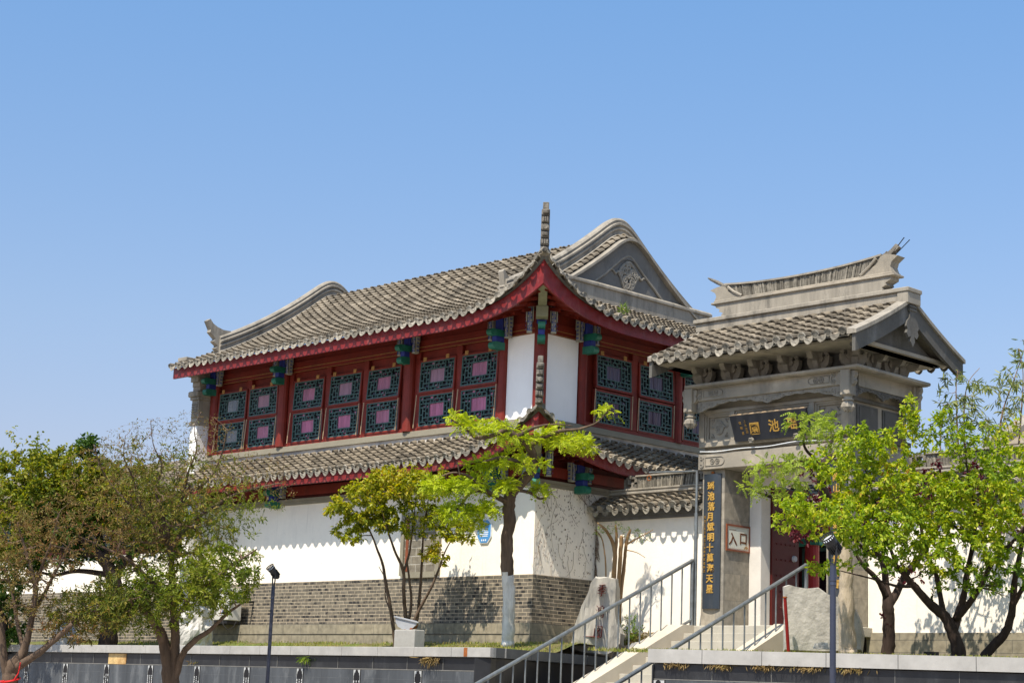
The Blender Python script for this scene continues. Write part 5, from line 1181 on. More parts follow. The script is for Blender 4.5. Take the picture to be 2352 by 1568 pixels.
# ------------------------------------------------------------------ trees and plants
def spline(pts, n):
    """Catmull-Rom through (Vector, radius) points"""
    out = []
    for i in range(len(pts)-1):
        p0, p1, p2, p3 = pts[max(i-1,0)], pts[i], pts[i+1], pts[min(i+2, len(pts)-1)]
        for k in range(n):
            t = k/n; f = lambda a,b,c,d: .5*((2*b) + (c-a)*t + (2*a-5*b+4*c-d)*t*t + (3*b-a-3*c+d)*t*t*t)
            out.append((f(p0[0],p1[0],p2[0],p3[0]), lerp(p1[1], p2[1], t)))
    out.append(pts[-1]); return out
class Leaves:
    def __init__(s): s.c, s.d, s.n, s.l, s.w = [], [], [], [], []
    def add(s, c, d, n, l, w): s.c.append(c); s.d.append(d); s.n.append(n); s.l.append(l); s.w.append(w)
    def mesh(s, name, m, mats=None):
        c, d, n = np.array(s.c, float), np.array(s.d, float), np.array(s.n, float); l, w = np.array(s.l)[:,None], np.array(s.w)[:,None]
        d /= np.linalg.norm(d, axis=1)[:,None] + 1e-9; sd = np.cross(d, n); sd /= np.linalg.norm(sd, axis=1)[:,None] + 1e-9; n = np.cross(sd, d)
        N = len(c); V = np.empty((N, 6, 3))
        V[:,0] = c; V[:,1] = c + d*l*.35 + sd*w*.5 + n*w*.16; V[:,2] = c + d*l*.72 + sd*w*.36 + n*w*.10 - n*l*.05; V[:,3] = c + d*l - n*l*.16; V[:,4] = c + d*l*.72 - sd*w*.36 + n*w*.10 - n*l*.05; V[:,5] = c + d*l*.35 - sd*w*.5 + n*w*.16
        me = bpy.data.meshes.new(name); me.vertices.add(N*6); me.vertices.foreach_set('co', V.reshape(-1)); me.loops.add(N*8); me.polygons.add(N*2)
        idx = (np.arange(N)[:,None]*6 + np.array([0,1,2,3,0,3,4,5])[None,:]).reshape(-1)
        me.loops.foreach_set('vertex_index', idx.astype(np.int32)); me.polygons.foreach_set('loop_start', (np.arange(N*2)*4).astype(np.int32)); me.polygons.foreach_set('loop_total', np.full(N*2, 4, np.int32))
        me.update(calc_edges=True); me.materials.append(m); return me
def rdir(q): 
    while True:
        v = Vector((q.uniform(-1,1), q.uniform(-1,1), q.uniform(-1,1)))
        if .1 < v.length < 1: return v.normalized()
DEPTH = (R_ @ Vector((0,0,-1)))         # away from the survey station

def tree(name, label, cat, D, limbs, pads, leafmats, seed, bark=BARK, kind='simple', twigbark=None, twig_r=.011, group=None, trunk_parts=None, sides=9, flat=0.0):
    """limbs: polylines of (px, py, radius m, depth offset m); pads: (px, py, rx px, ry px, rz m, depth offset, twigs, leaves per twig, leaf length, leaf material index)"""
    q = rng(seed); base = at(limbs[0][0][0], limbs[0][0][1], D); T = thing(name, label, cat, tuple(base), group=group)
    tb, wb = MB(), MB(); nodes = []; rad = []
    for L_ in limbs:
        pts = [(at(p[0], p[1], D + (p[3] if len(p) > 3 else 0)), p[2]) for p in L_]; sp = spline(pts, 5)
        P = [Vector(a) + rdir(q)*(b*.10) for a, b in sp]; R = [max(.006, b*q.uniform(.95, 1.07)) for a, b in sp]
        tb.tube(P, R, sides if R[0] > .03 else 6); nodes += P; rad += R
    NP = [tuple(p) for p in nodes]; NR = list(rad)
    lv = [Leaves() for _ in leafmats]
    for (px, py, rx, ry, rz, dz, nt_, nl, ll, mi) in pads:
        c = at(px, py, D + dz); U = R_ @ Vector((1,0,0)); V_ = R_ @ Vector((0,1,0)); mpp = (D+dz)/4126.0; arr = np.array(NP)
        for _ in range(nt_):
            while True:
                a, b, e = q.uniform(-1,1), q.uniform(-1,1), q.uniform(-1,1)
                if a*a + b*b + e*e <= 1: break
            if flat: b = b*.6 - .35*(a*a+e*e) + .2
            tgt = c + U*(a*rx*mpp) + V_*(b*ry*mpp) + DEPTH*(e*rz)
            d2 = ((arr - np.array(tgt))**2).sum(1) + np.where(arr[:,2] > tgt.z + .12, .35, 0)
            k = int(d2.argmin()); o = Vector(NP[k]); ln = (tgt-o).length
            if ln < .05: tgt = tgt + rdir(q)*.12; ln = (tgt-o).length
            m1 = o.lerp(tgt, .35) + rdir(q)*ln*.10 + Vector((0,0,-.03*ln)); m2 = o.lerp(tgt, .7) + rdir(q)*ln*.10; r0 = min(NR[k]*.75, twig_r*(1 + ln*.9))
            wb.tube([o, m1, m2, tgt], [r0, r0*.8, r0*.55, max(.003, r0*.30)], 4, cap=False)
            new = [tuple(m1), tuple(m2), tuple(tgt)]; NP += new; NR += [r0*.8, r0*.55, r0*.4]; arr = np.vstack([arr, new])
            dr = (tgt - m2).normalized(); M = lv[mi]
            n_l = int(nl*q.uniform(.55, 1.45)); tot = (tgt-m1).length
            for i in range(n_l):
                t = q.uniform(.0, 1.12); p = m1.lerp(tgt, t) + rdir(q)*q.uniform(0, .05 + .03*(kind == 'bushy'))
                if kind == 'frond':
                    fd = (rdir(q) + dr*.7 + Vector((0,0,.1))).normalized(); fl = ll*q.uniform(.7, 1.2)*2.6; s_ = fd.cross(Vector((0,0,1)) + rdir(q)*.5).normalized(); nn = s_.cross(fd); nn = nn if nn.z > 0 else -nn
                    for jj in range(5):
                        tt = .2 + .8*jj/4; cc = p + fd*(fl*tt) - Vector((0,0,1))*(fl*.22*tt*tt)
                        for sg in (-1,1): M.add(cc, fd*.55 + s_*sg - Vector((0,0,.25)), nn + rdir(q)*.25, ll*q.uniform(.8,1.1)*(1.05-.35*tt), ll*.36)
                    M.add(p + fd*fl - Vector((0,0,1))*(fl*.22), fd - Vector((0,0,.4)), nn, ll*.8, ll*.36)
                elif kind == 'bamboo':
                    dd = (rdir(q)*.8 + dr*.5 + Vector((0,0,-.55))).normalized(); M.add(p, dd, rdir(q) + Vector((0,0,.6)), ll*q.uniform(.7,1.3), ll*.17)
                else:
                    dd = (rdir(q) + dr*.6 + Vector((0,0,-.28 if kind == 'droop' else .05))).normalized(); M.add(p, dd, rdir(q)*.8 + Vector((0,0,1.0)), ll*q.uniform(.65,1.25), ll*(.55 if kind != 'narrow' else .30)*q.uniform(.8,1.15))
    if trunk_parts is None: part('trunk', tb, bark, T, smooth=True)
    else:
        zs = trunk_parts[0]; low, hi = MB(), MB(); low.v = list(tb.v); hi.v = list(tb.v)
        for f in tb.f: (low if sum(tb.v[i][2] for i in f)/len(f) < zs and len(f) == 4 or (sum(tb.v[i][2] for i in f)/len(f) < zs) else hi).f.append(f)
        
        for h_ in (low, hi):
            use = sorted({i for f in h_.f for i in f}); ix = {o: n_ for n_, o in enumerate(use)}
            h_.v = [h_.v[i] for i in use]; h_.f = [tuple(ix[i] for i in f) for f in h_.f]; h_.mi = [0]*len(h_.f)
        pass; k = part('trunk', hi, bark, T, smooth=True); part('limewash', low, trunk_parts[1], k, smooth=True)
    if wb.f: part('twigs', wb, twigbark or bark, T)
    for i, (M, m) in enumerate(zip(lv, leafmats)):
        if M.c:
            o = bpy.data.objects.new('crown' if i == 0 else 'young_leaves', M.mesh('crown', m)); COL.objects.link(o); o.parent = T; o.location = -BASE[T.name]
    return T

G_YEL = leafmat('sunny_yellow_green_leaf', [(0,(.075,.145,.012)),(.35,(.20,.30,.016)),(.65,(.37,.43,.028)),(.88,(.50,.47,.05)),(1,(.46,.18,.045))], .42)
G_DEEP = leafmat('deep_green_leaf', [(0,(.022,.060,.010)),(.5,(.055,.115,.015)),(1,(.14,.20,.03))], .3)
G_OLIVE = leafmat('olive_leaf', [(0,(.05,.08,.012)),(.4,(.135,.165,.022)),(.7,(.26,.22,.042)),(1,(.25,.13,.04))], .34)
G_BROWN = leafmat('dry_brown_leaf', [(0,(.105,.125,.022)),(.45,(.18,.145,.036)),(.8,(.21,.115,.042)),(1,(.24,.075,.03))], .30)
G_SOPH = leafmat('fresh_lime_leaf', [(0,(.17,.25,.012)),(.5,(.38,.46,.022)),(1,(.56,.58,.045))], .42)
G_T3 = leafmat('olive_green_leaf', [(0,(.055,.095,.011)),(.45,(.15,.19,.018)),(.8,(.33,.31,.035)),(1,(.38,.22,.04))], .38)
G_SOPH2 = leafmat('pale_lime_leaf', [(0,(.16,.24,.03)),(.5,(.30,.38,.05)),(1,(.42,.48,.09))], .42)
G_FRESH = leafmat('fresh_green_leaf', [(0,(.07,.14,.012)),(.5,(.17,.27,.02)),(1,(.30,.36,.035))], .38)
G_SPRING = leafmat('spring_olive_leaf', [(0,(.06,.105,.012)),(.5,(.17,.215,.022)),(1,(.34,.33,.05))], .4)
G_PLUM = leafmat('purple_plum_leaf', [(0,(.035,.006,.010)),(.6,(.085,.010,.018)),(1,(.17,.03,.03))], .3)
G_PHOT = leafmat('bronze_green_leaf', [(0,(.075,.125,.014)),(.35,(.23,.27,.022)),(.7,(.45,.42,.04)),(1,(.42,.24,.04))], .44, .4)
G_BAMB = leafmat('bamboo_leaf', [(0,(.08,.12,.03)),(.5,(.20,.25,.07)),(1,(.44,.42,.17))], .35)

BARKMD = mat('mid_brown_twig', (.15,.10,.065), .92, .4, 9, .4, 30, .15)
# front left: forked tree with thin brown-olive crown, in front of the wall
tree('deciduous_tree', 'large forked tree with thin olive and brown crown standing before the left retaining wall', 'tree', 29.0, [
    [(388,1640,.115),(386,1568,.105),(384,1510,.10),(372,1460,.09),(352,1425,.075,-.2),(325,1395,.06,-.4),(290,1385,.04,-.6),(230,1398,.03,-.8),(165,1428,.018,-.9)],
    [(400,1600,.09),(398,1540,.085),(402,1480,.075),(402,1440,.07),(398,1380,.06),(395,1330,.055,.1),(392,1270,.048,.2),(375,1225,.04,.1),(345,1195,.03),(318,1150,.022,-.1),(306,1100,.014,-.2),(285,1050,.009,-.3),(288,1000,.004,-.3)],
    [(402,1560,.06),(420,1500,.055,-.1),(450,1468,.045,-.2),(480,1448,.035,-.3),(520,1410,.025,-.4),(555,1385,.016,-.5)],
    [(394,1290,.045,.2),(385,1225,.04,.3),(400,1180,.034,.3),(420,1140,.028,.3),(432,1085,.018,.2),(452,1030,.011,.1),(446,985,.006),(462,945,.003)],
    [(392,1260,.04,.2),(430,1210,.034,.5),(480,1170,.028,.7),(540,1135,.022,.9),(590,1120,.016,1.0),(650,1108,.009,1.1)],
    [(384,1235,.035),(372,1180,.03,-.2),(358,1125,.018,-.3),(372,1070,.012,-.4),(352,1020,.007,-.5),(346,965,.003,-.5)],
    [(398,1400,.05),(350,1340,.04,-.4),(300,1290,.03,-.6),(245,1260,.02,-.8),(180,1230,.012,-.9)],
    [(402,1420,.04),(440,1370,.032,-.5),(490,1330,.025,-.7),(545,1290,.016,-.8),(590,1260,.010,-.8)],
    [(420,1140,.022,.3),(480,1100,.018,.4),(510,1040,.014,.3),(520,985,.008,.2)],
    [(345,1195,.024),(290,1150,.018,-.3),(240,1090,.012,-.4),(215,1020,.008,-.5)]],
    [(330,1180,150,100,1.3,-.1,345,5,.068,1),(440,1110,140,95,1.2,.2,314,4,.080,0),(250,1120,120,100,1.0,-.4,271,4,.066,1),(360,1030,130,80,.9,0,345,2,.055,1),(455,985,85,50,.7,.1,197,2,.048,1),(560,1080,110,60,.8,.7,261,2,.055,1),(610,1125,70,40,.5,1.0,114,2,.055,1),(545,1160,100,60,.7,.8,104,9,.07,2),(400,1200,150,90,1.2,.1,250,4,.080,0),(290,1060,90,70,.8,-.3,176,3,.06,1),(500,1200,110,60,.9,.4,96,8,.07,2),
     (400,1330,120,60,1.1,-.5,167,15,.085,2),(510,1315,90,75,.9,-.7,219,17,.085,2),(300,1370,130,65,1.0,-.6,230,15,.075,0),(220,1395,120,55,.8,-.8,230,13,.075,0),(180,1440,90,40,.6,-.9,113,9,.075,1),(340,1400,110,55,.9,-.3,146,11,.085,2),(470,1380,70,45,.6,-.5,72,13,.085,2),(480,1240,80,60,.8,.2,104,8,.075,0),(300,1260,120,55,1.0,-.4,113,6,.075,1),(340,1110,150,110,1.0,.0,230,8,.075,0)],
    [G_OLIVE, G_BROWN, G_SPRING], 11, BARK, 'narrow', BARKMD, .020)
# far left front: bare forked stems
t1 = tree('deciduous_tree', 'nearly leafless forked tree with red ribbon round its stem at far left', 'tree', 28.0, [
    [(18,1640,.14),(22,1568,.13),(30,1530,.12),(52,1500,.07),(66,1450,.05),(76,1400,.045),(82,1350,.04),(70,1300,.03),(55,1250,.02),(40,1200,.012)],
    [(30,1535,.08),(80,1505,.055,-.2),(130,1465,.045,-.3),(165,1432,.035,-.4)],
    [(76,1405,.035),(98,1370,.03,.1),(118,1330,.025,.1),(140,1290,.018,.2),(165,1240,.010,.2)],
    [(82,1345,.03),(100,1290,.024,-.2),(120,1240,.018,-.3),(135,1180,.010,-.4)],
    [(18,1560,.08),(8,1500,.06),(2,1440,.045),(-20,1380,.03)],
    [(55,1500,.04),(40,1430,.03,.2),(30,1370,.022,.3),(12,1310,.014,.3)]],
    [(90,1260,120,90,.9,0,260,7,.06,0),(40,1340,90,100,.8,0,160,7,.06,0),(120,1190,90,60,.7,-.2,150,5,.055,0),(20,1240,80,90,.7,.2,130,6,.06,0),(110,1400,60,60,.5,-.1,60,7,.06,0)],
    [G_BROWN], 12, BARK, 'narrow', BARKMD, .016)
mb = MB(); c0 = at(20, 1556, 27.85); u = R_ @ Vector((1,0,0)); v = R_ @ Vector((0,1,0))
mb.tube([at(24,1560,28) + u*(.142*math.cos(k*math.pi/8)) + DEPTH*(.142*math.sin(k*math.pi/8)) + v*(.02*math.cos(k*math.pi/8)) for k in range(17)], .014, 6)
mb.tube([at(30,1563,27.8), at(42,1545,27.78), at(47,1520,27.8)], .009, 5); mb.tube([at(10,1562,27.8), at(-2,1566,27.8)], .012, 5)
single('ribbon', mb, RIBBON, 'red ribbon tied round the stem of the bare tree at far left', 'ribbon')
# behind: dense green tree on the lawn
tree('leafy_tree', 'dense yellow green leafy tree with black trunk on the lawn at far left', 'tree', 41.0, [
    [(246,1500,.24),(250,1450,.21),(258,1400,.20),(262,1350,.18),(255,1310,.16),(225,1270,.12,-.1),(190,1240,.10,-.1),(150,1180,.07,-.2),(110,1130,.04,-.3),(70,1080,.02,-.3)],
    [(258,1330,.13),(290,1285,.09,.2),(330,1260,.06,.3),(370,1235,.04,.3)],
    [(255,1310,.12),(230,1240,.08,.2),(220,1170,.06,.3),(215,1100,.03,.3),(200,1030,.014,.3)],
    [(225,1275,.08),(160,1265,.06,-.3),(100,1240,.045,-.3),(40,1190,.03,-.4),(0,1140,.015,-.4)],
    [(255,1320,.08),(180,1310,.05,.3),(120,1320,.035,.4),(60,1300,.02,.4)]],
    [(70,1110,110,75,1.5,-.2,237,26,.10,0),(160,1100,100,70,1.3,.1,212,24,.10,0),(40,1200,120,85,1.5,-.3,237,26,.10,0),(150,1190,110,75,1.4,0,187,26,.10,1),(20,1290,90,70,1.2,0,137,22,.10,1),(215,1140,80,90,1.2,.3,209,20,.10,0),(200,1025,25,38,.4,.3,49,10,.11,1),(290,1150,110,100,1.0,.4,285,17,.095,0),(90,1040,110,25,.9,-.1,50,9,.10,0),(320,1265,110,45,.9,.4,70,13,.095,1),(400,1240,70,50,.8,.5,50,12,.095,0),(130,1260,110,55,1.2,0,100,20,.10,1),(370,1190,100,70,.9,.6,171,15,.095,0),(60,1010,60,30,.5,0,15,6,.10,0)],
    [G_T3, G_DEEP], 13, BARKDK, 'bushy', BARKDK, .014)
# shrub clump behind at left giving depth
tree('leafy_tree', 'dark green bush against the brick wing at the far left edge', 'shrub', 42.0, [[(10,1500,.08),(12,1440,.06),(0,1390,.04),(-20,1340,.02)],[(10,1480,.06),(30,1420,.04),(45,1370,.02)]],
    [(10,1430,60,80,.8,0,90,22,.10,0),(-10,1340,60,70,.8,0,60,18,.10,0)], [G_DEEP], 14, BARKDK, 'bushy', BARKDK, .012)
# multi-stem bronze tree by the lattice window
tree('multistem_tree', 'slender multi stem tree with bronze green leaves before the lattice window', 'tree', 35.4, [
    [(908,1490,0.043),(905,1455,0.039),(896,1390,0.035),(886,1340,0.033),(880,1300,0.027),(868,1265,0.022,-.1),(850,1220,0.016,-.2),(825,1180,0.009,-.3)],
    [(935,1450,0.043,.1),(930,1400,0.039,.1),(927,1350,0.035),(926,1310,0.033),(905,1260,0.023,-.2),(885,1200,0.017,-.3),(870,1150,0.009,-.3)],
    [(926,1315,0.027),(940,1270,0.022,.1),(948,1210,0.017,.1),(955,1150,0.009,.1)],
    [(938,1430,0.031,.1),(945,1380,0.027,.1),(940,1330,0.022,.1),(935,1290,0.017,.2)],
    [(955,1440,0.035,.2),(962,1390,0.031,.2),(968,1310,0.027,.2),(970,1260,0.023,.2),(975,1200,0.017,.2),(985,1140,0.009,.2)],
    [(945,1440,0.035,-.1),(965,1395,0.031,-.1),(990,1350,0.025,-.2),(1010,1300,0.020,-.2),(1025,1260,0.014,-.2),(1050,1220,0.008,-.2)],
    [(896,1400,0.016),(885,1370,0.012),(884,1330,0.009),(870,1300,0.006)]],
    [(830,1150,80,45,.6,-.3,101,18,.085,0),(900,1110,80,40,.7,-.1,108,15,.085,0),(960,1125,80,45,.7,.1,101,15,.085,0),(860,1190,70,40,.6,-.2,87,18,.085,0),(940,1190,80,40,.6,0,50,14,.085,0),(1000,1195,55,45,.5,.1,34,14,.085,0),(1000,1268,40,26,.4,-.1,26,14,.085,0),(1050,1215,45,35,.4,-.2,48,14,.085,0),(800,1225,45,25,.4,-.3,32,13,.085,0),(780,1160,35,22,.4,-.3,29,18,.085,0),(1080,1235,15,10,.2,-.2,6,12,.085,0),(945,1085,90,22,.5,.1,54,8,.08,0)],
    [G_PHOT], 15, BARK, 'droop', BARKDK, .009)
# whitewashed pagoda tree in the middle
tree('pagoda_tree', 'limewashed trunk tree with layered lime green pads beside the hall corner', 'tree', 33.4, [
    [(1167,1482,.13),(1167,1465,.115),(1169,1400,.115),(1168,1350,.115),(1165,1300,.115),(1164,1240,.11),(1170,1200,.11),(1169,1160,.115),(1175,1130,.11),(1200,1105,.095,.1),(1225,1075,.09,.1),(1226,1050,.08,.1),(1210,1020,.075,0),(1180,1000,.065,-.2),(1160,980,.05,-.3),(1140,960,.03,-.4)],
    [(1215,1025,.06),(1245,1005,.045,.2),(1285,990,.035,.4),(1330,985,.025,.5),(1370,970,.016,.6),(1400,940,.010,.7)],
    [(1190,1000,.05,-.2),(1212,988,.035,.1),(1240,978,.025,.3),(1280,974,.016,.4),(1315,978,.008,.5)],
    [(1165,985,.05,-.3),(1130,1000,.04,-.5),(1095,1005,.035,-.6),(1070,985,.02,-.7),(1040,965,.012,-.8)],
    [(1170,1155,.06),(1140,1140,.05,-.2),(1105,1125,.04,-.4),(1075,1135,.03,-.5),(1055,1165,.022,-.6),(1020,1180,.014,-.7)],
    [(1110,1125,.03,-.4),(1080,1095,.025,-.5),(1040,1085,.018,-.6),(1000,1100,.010,-.7)],
    [(1225,1075,.04,.1),(1190,1060,.035,-.2),(1150,1050,.028,-.4),(1110,1060,.018,-.5)],
    [(1180,1125,.035),(1215,1130,.03,.2),(1240,1145,.02,.3),(1262,1135,.010,.3)],
    [(1075,1140,.02,-.5),(1060,1105,.016,-.6),(1050,1060,.01,-.6)]],
    [(1190,1000,75,12,.8,.2,30,8,.062,0),(1305,1010,70,14,.7,.5,32,8,.062,0),(1105,978,75,14,.7,-.5,28,8,.062,0),(1395,943,30,13,.3,.7,8,5,.060,0),(1145,1062,75,20,.6,-.3,30,8,.062,0),(1215,1062,35,16,.4,.1,11,7,.062,0),(1065,1112,65,20,.6,-.5,28,8,.062,0),(1150,1118,55,20,.5,-.2,20,8,.062,0),(1010,1115,50,18,.4,-.7,18,8,.062,0),(1035,1172,65,20,.5,-.6,28,8,.062,0),(1110,1168,48,18,.4,-.4,16,8,.062,0),(1085,1200,50,18,.4,-.4,11,7,.062,0),(1242,1122,26,15,.3,.3,9,8,.062,0),(1340,1026,38,13,.3,.5,8,7,.06,0),(1050,955,30,10,.3,-.8,8,6,.06,0),(1260,985,40,10,.5,.3,8,7,.06,0)],
    [G_SOPH], 16, BARK, 'frond', BARKDK, .010, trunk_parts=(at(1168,1318,33.4).z, WASH), sides=12, flat=1.0)
# cream limewashed tree by the gate with feathery pads
tree('pagoda_tree', 'cream limewashed trunk tree with pale feathery leaves before the right gate pier', 'tree', 28.8, [
    [(1948,1500,.15),(1946,1470,.135),(1944,1400,.125),(1943,1330,.115),(1942,1280,.11),(1938,1220,.10),(1925,1180,.09),(1905,1150,.08,-.1),(1890,1120,.075,-.2),(1885,1080,.06,-.2),(1905,1050,.05,-.1),(1935,1040,.04,0)],
    [(1885,1085,.035,-.2),(1872,1055,.028,-.4),(1850,1030,.022,-.7),(1842,995,.016,-1.0),(1830,968,.008,-1.3)],
    [(1905,1150,.05,-.1),(1870,1170,.055,-.4),(1835,1150,.05,-.7),(1800,1138,.04,-1.0),(1770,1140,.025,-1.3),(1730,1125,.012,-1.6)],
    [(1870,1055,.03,-.3),(1820,1060,.022,-.8),(1780,1065,.016,-1.2),(1750,1075,.008,-1.5)],
    [(1905,1050,.024,-.1),(1910,1005,.016,0),(1905,970,.008,.1)]],
    [(1885,985,45,42,.5,-1.4,22,5,.055,0),(1890,1010,50,35,.5,-1.1,15,5,.055,0),(1790,1065,65,25,.4,-1.6,18,6,.055,0),(1720,1120,38,14,.3,-1.8,7,6,.055,0),(1810,1120,60,28,.4,-1.5,15,6,.055,0),(1830,955,30,25,.3,-1.5,7,5,.055,0),(1740,1075,25,20,.3,-1.7,5,5,.05,0)],
    [G_SOPH2], 17, BARKDK, 'frond', BARKDK, .009, trunk_parts=(at(1943,1235,28.8).z, WASHT), sides=12)
# right: sunlit yellow-green tree
tree('leafy_tree', 'broad sunlit yellow green tree with dark multi stem trunk at right', 'tree', 27.3, [
    [(2205,1520,0.123),(2200,1490,0.107),(2185,1440,0.090),(2165,1410,0.078),(2135,1385,0.066,-.1),(2095,1340,0.053,-.3),(2060,1300,0.041,-.4),(2020,1275,0.033,-.5),(1980,1255,0.025,-.6),(1940,1215,0.015,-1.6)],
    [(2190,1445,0.074),(2205,1400,0.061,.1),(2215,1360,0.049,.1),(2222,1310,0.041,.2),(2235,1250,0.033,.2),(2240,1180,0.025,.2),(2225,1100,0.016,.1),(2215,1020,0.010)],
    [(2195,1420,0.057),(2230,1380,0.049,-.2),(2255,1340,0.041,-.3),(2280,1290,0.033,-.4),(2320,1250,0.025,-.4),(2360,1200,0.016,-.4)],
    [(2168,1412,0.049),(2160,1370,0.041,.2),(2150,1320,0.037,.3),(2125,1260,0.029,.3),(2110,1180,0.021,.3),(2085,1090,0.013,.3),(2070,1010,0.008,.3)],
    [(2255,1520,0.082,.2),(2275,1490,0.074,.2),(2310,1450,0.066,.1),(2325,1400,0.057),(2330,1340,0.049),(2345,1260,0.037),(2365,1170,0.025)],
    [(2328,1390,0.037),(2352,1345,0.033,-.1),(2375,1330,0.025,-.2)],
    [(2060,1300,0.029,-.4),(2035,1230,0.021,-.4),(2010,1150,0.015,-.4),(1985,1070,0.008,-.4)],
    [(2235,1250,0.025,.2),(2180,1190,0.016,.0),(2160,1120,0.011,-.1)],
    [(2095,1345,0.029,-.3),(2060,1345,0.021,-.5),(2010,1330,0.015,-.6),(1930,1310,0.007,-.6)]],
    [(1962,1005,42,50,.4,-.7,34,12,.074,0),(2088,955,22,55,.4,.2,26,11,.074,0),(1905,1065,55,40,.5,-.9,40,14,.074,0),(2020,1020,40,40,.5,-.3,24,12,.074,0),(2030,1120,115,75,1.1,-.4,140,18,0.074,0),(1990,1190,125,70,1.0,-1.2,114,17,0.074,0),(1905,1190,85,55,.8,-1.8,78,16,0.074,0),(2130,1150,110,80,1.1,0,124,18,0.074,0),(2090,1240,110,70,1.0,-.4,106,19,0.074,0),(2230,1150,110,90,1.1,0,132,18,0.074,0),(2300,1100,90,90,1.0,-.2,98,18,0.074,0),(2200,1260,100,70,1.0,-.3,90,18,0.074,0),(2310,1220,80,60,.9,-.3,73,17,0.074,0),(2320,1320,60,50,.7,-.3,36,16,0.074,1),(2240,1330,70,40,.7,-.2,28,12,0.071,1),(2030,1270,80,45,.8,-.5,41,14,0.071,1),(1900,1300,55,22,.5,-1.4,20,12,0.071,0),(2100,1010,38,65,.5,.3,37,13,0.071,0),(1990,1040,60,50,.6,-.4,49,12,0.071,0),(2180,1000,60,70,.6,.1,49,11,0.071,0),(2250,1020,70,60,.6,.1,49,12,0.071,0),(2330,1010,40,60,.6,0,32,12,0.071,0),(1800,1200,25,30,.4,-2.0,11,12,0.071,0),(2160,1330,50,30,.5,-.1,16,11,0.067,1),(1950,1110,70,50,.7,-.4,49,16,0.071,0),(1830,1165,55,35,.5,-1.9,34,17,0.074,0),(2040,1030,50,60,.6,-.2,32,12,0.071,0)],
    [G_YEL, G_FRESH], 18, BARKDK, 'droop', BARKDK, .011)
# purple plum behind with grey trunk
tree('plum_tree', 'purple leaved plum with grey forked trunk behind the sunlit yellow tree', 'tree', 29.2, [
    [(2040,1510,.12),(2041,1480,.105),(2042,1420,.10),(2040,1385,.095),(2035,1345,.06,.1),(2030,1300,.05,.1),(2005,1250,.04,.2),(1960,1200,.02,.2)],
    [(2042,1390,.07),(2065,1350,.06,.2),(2085,1310,.055,.2),(2120,1270,.045,.3),(2160,1200,.03,.3),(2200,1140,.02,.3)],
    [(2036,1370,.055),(2015,1330,.045,-.1),(1985,1300,.035,-.2),(1965,1270,.02,-.2)]],
    [(2060,1180,120,60,.9,.2,70,12,.08,0),(1880,1170,50,55,.6,.3,40,12,.08,0),(2200,1110,110,60,.8,.4,60,12,.08,0),(2110,1120,90,50,.8,.5,40,12,.08,0),(2280,1180,80,70,.8,.4,50,12,.08,0),(1845,1225,40,22,.4,.4,22,12,.08,0),(1880,1090,40,30,.5,.4,20,10,.08,0),(2090,1330,40,20,.4,0,8,6,.07,0),(2030,1420,12,18,.15,-.1,4,4,.06,0)],
    [G_PLUM], 19, BARKDK, 'droop', BARKDK, .009)
# bamboo behind the right wall
tree('bamboo_clump', 'tall thin bamboo stems with narrow leaves against the sky at right', 'bamboo', 33.0, [
    [(2215,1300,.022),(2210,1150,.020),(2200,1000,.016),(2196,900,.010),(2200,850,.005)], [(2235,1300,.022),(2228,1150,.02),(2215,1000,.016),(2220,890,.009),(2250,845,.004)],
    [(2290,1300,.022,.3),(2290,1100,.02,.3),(2300,960,.016,.3),(2330,870,.010,.3),(2360,780,.004,.3)], [(2330,1300,.022,.2),(2335,1100,.02,.2),(2345,960,.015,.2),(2350,860,.008,.2),(2340,800,.004,.2)],
    [(2180,1300,.018,-.2),(2165,1150,.016,-.2),(2160,1000,.012,-.2),(2170,930,.006,-.2)]],
    [(2200,900,50,60,.5,0,31,8,.16,0),(2220,970,60,70,.6,0,37,9,.16,0),(2335,880,45,75,.6,.2,28,8,.16,0),(2300,980,60,70,.6,.2,31,8,.16,0),(2170,980,40,60,.5,-.2,18,7,.16,0),(2260,900,50,25,.4,.1,12,6,.16,0),(2345,800,20,30,.4,.3,7,6,.16,0)],
    [G_BAMB], 20, BARKLT, 'bamboo', BARKLT, .006)
# pruned shrub behind the inscribed rock
tree('pruned_shrub', 'hard pruned tan stemmed shrub with few green buds behind the inscribed rock', 'shrub', 34.6, [
    [(1412,1480,.055),(1410,1400,.048),(1410,1330,.045),(1412,1270,.042),(1405,1240,.034),(1390,1215,.03,-.2),(1372,1200,.012,-.2)],
    [(1420,1470,.045),(1424,1380,.04),(1432,1310,.036,.1),(1436,1270,.03,.1),(1440,1240,.035,.1),(1448,1215,.02,.1)], [(1416,1440,.05),(1422,1320,.04),(1426,1260,.04),(1428,1230,.035)],
    [(1412,1275,.04),(1416,1235,.03,.1),(1414,1205,.015,.1)], [(1392,1330,.014,-.1),(1390,1280,.014,-.1),(1382,1235,.012,-.1),(1365,1215,.008,-.1)],
    [(1438,1250,.02,.1),(1465,1235,.014,.1),(1490,1222,.008,.1),(1500,1216,.004,.1)], [(1436,1262,.012,.1),(1462,1268,.008,.1),(1482,1280,.005,.1)]],
    [(1385,1220,30,18,.3,-.1,16,5,.05,0),(1415,1205,25,15,.3,.1,12,5,.05,0),(1450,1225,35,15,.3,.1,18,5,.05,0),(1480,1235,25,12,.2,.1,10,4,.05,0)],
    [G_FRESH], 22, mat('tan_smooth_bark', (.27,.165,.075), .8, .3, 8, .4, 30, .2, streak=True), 'narrow', BARKLT, .006)
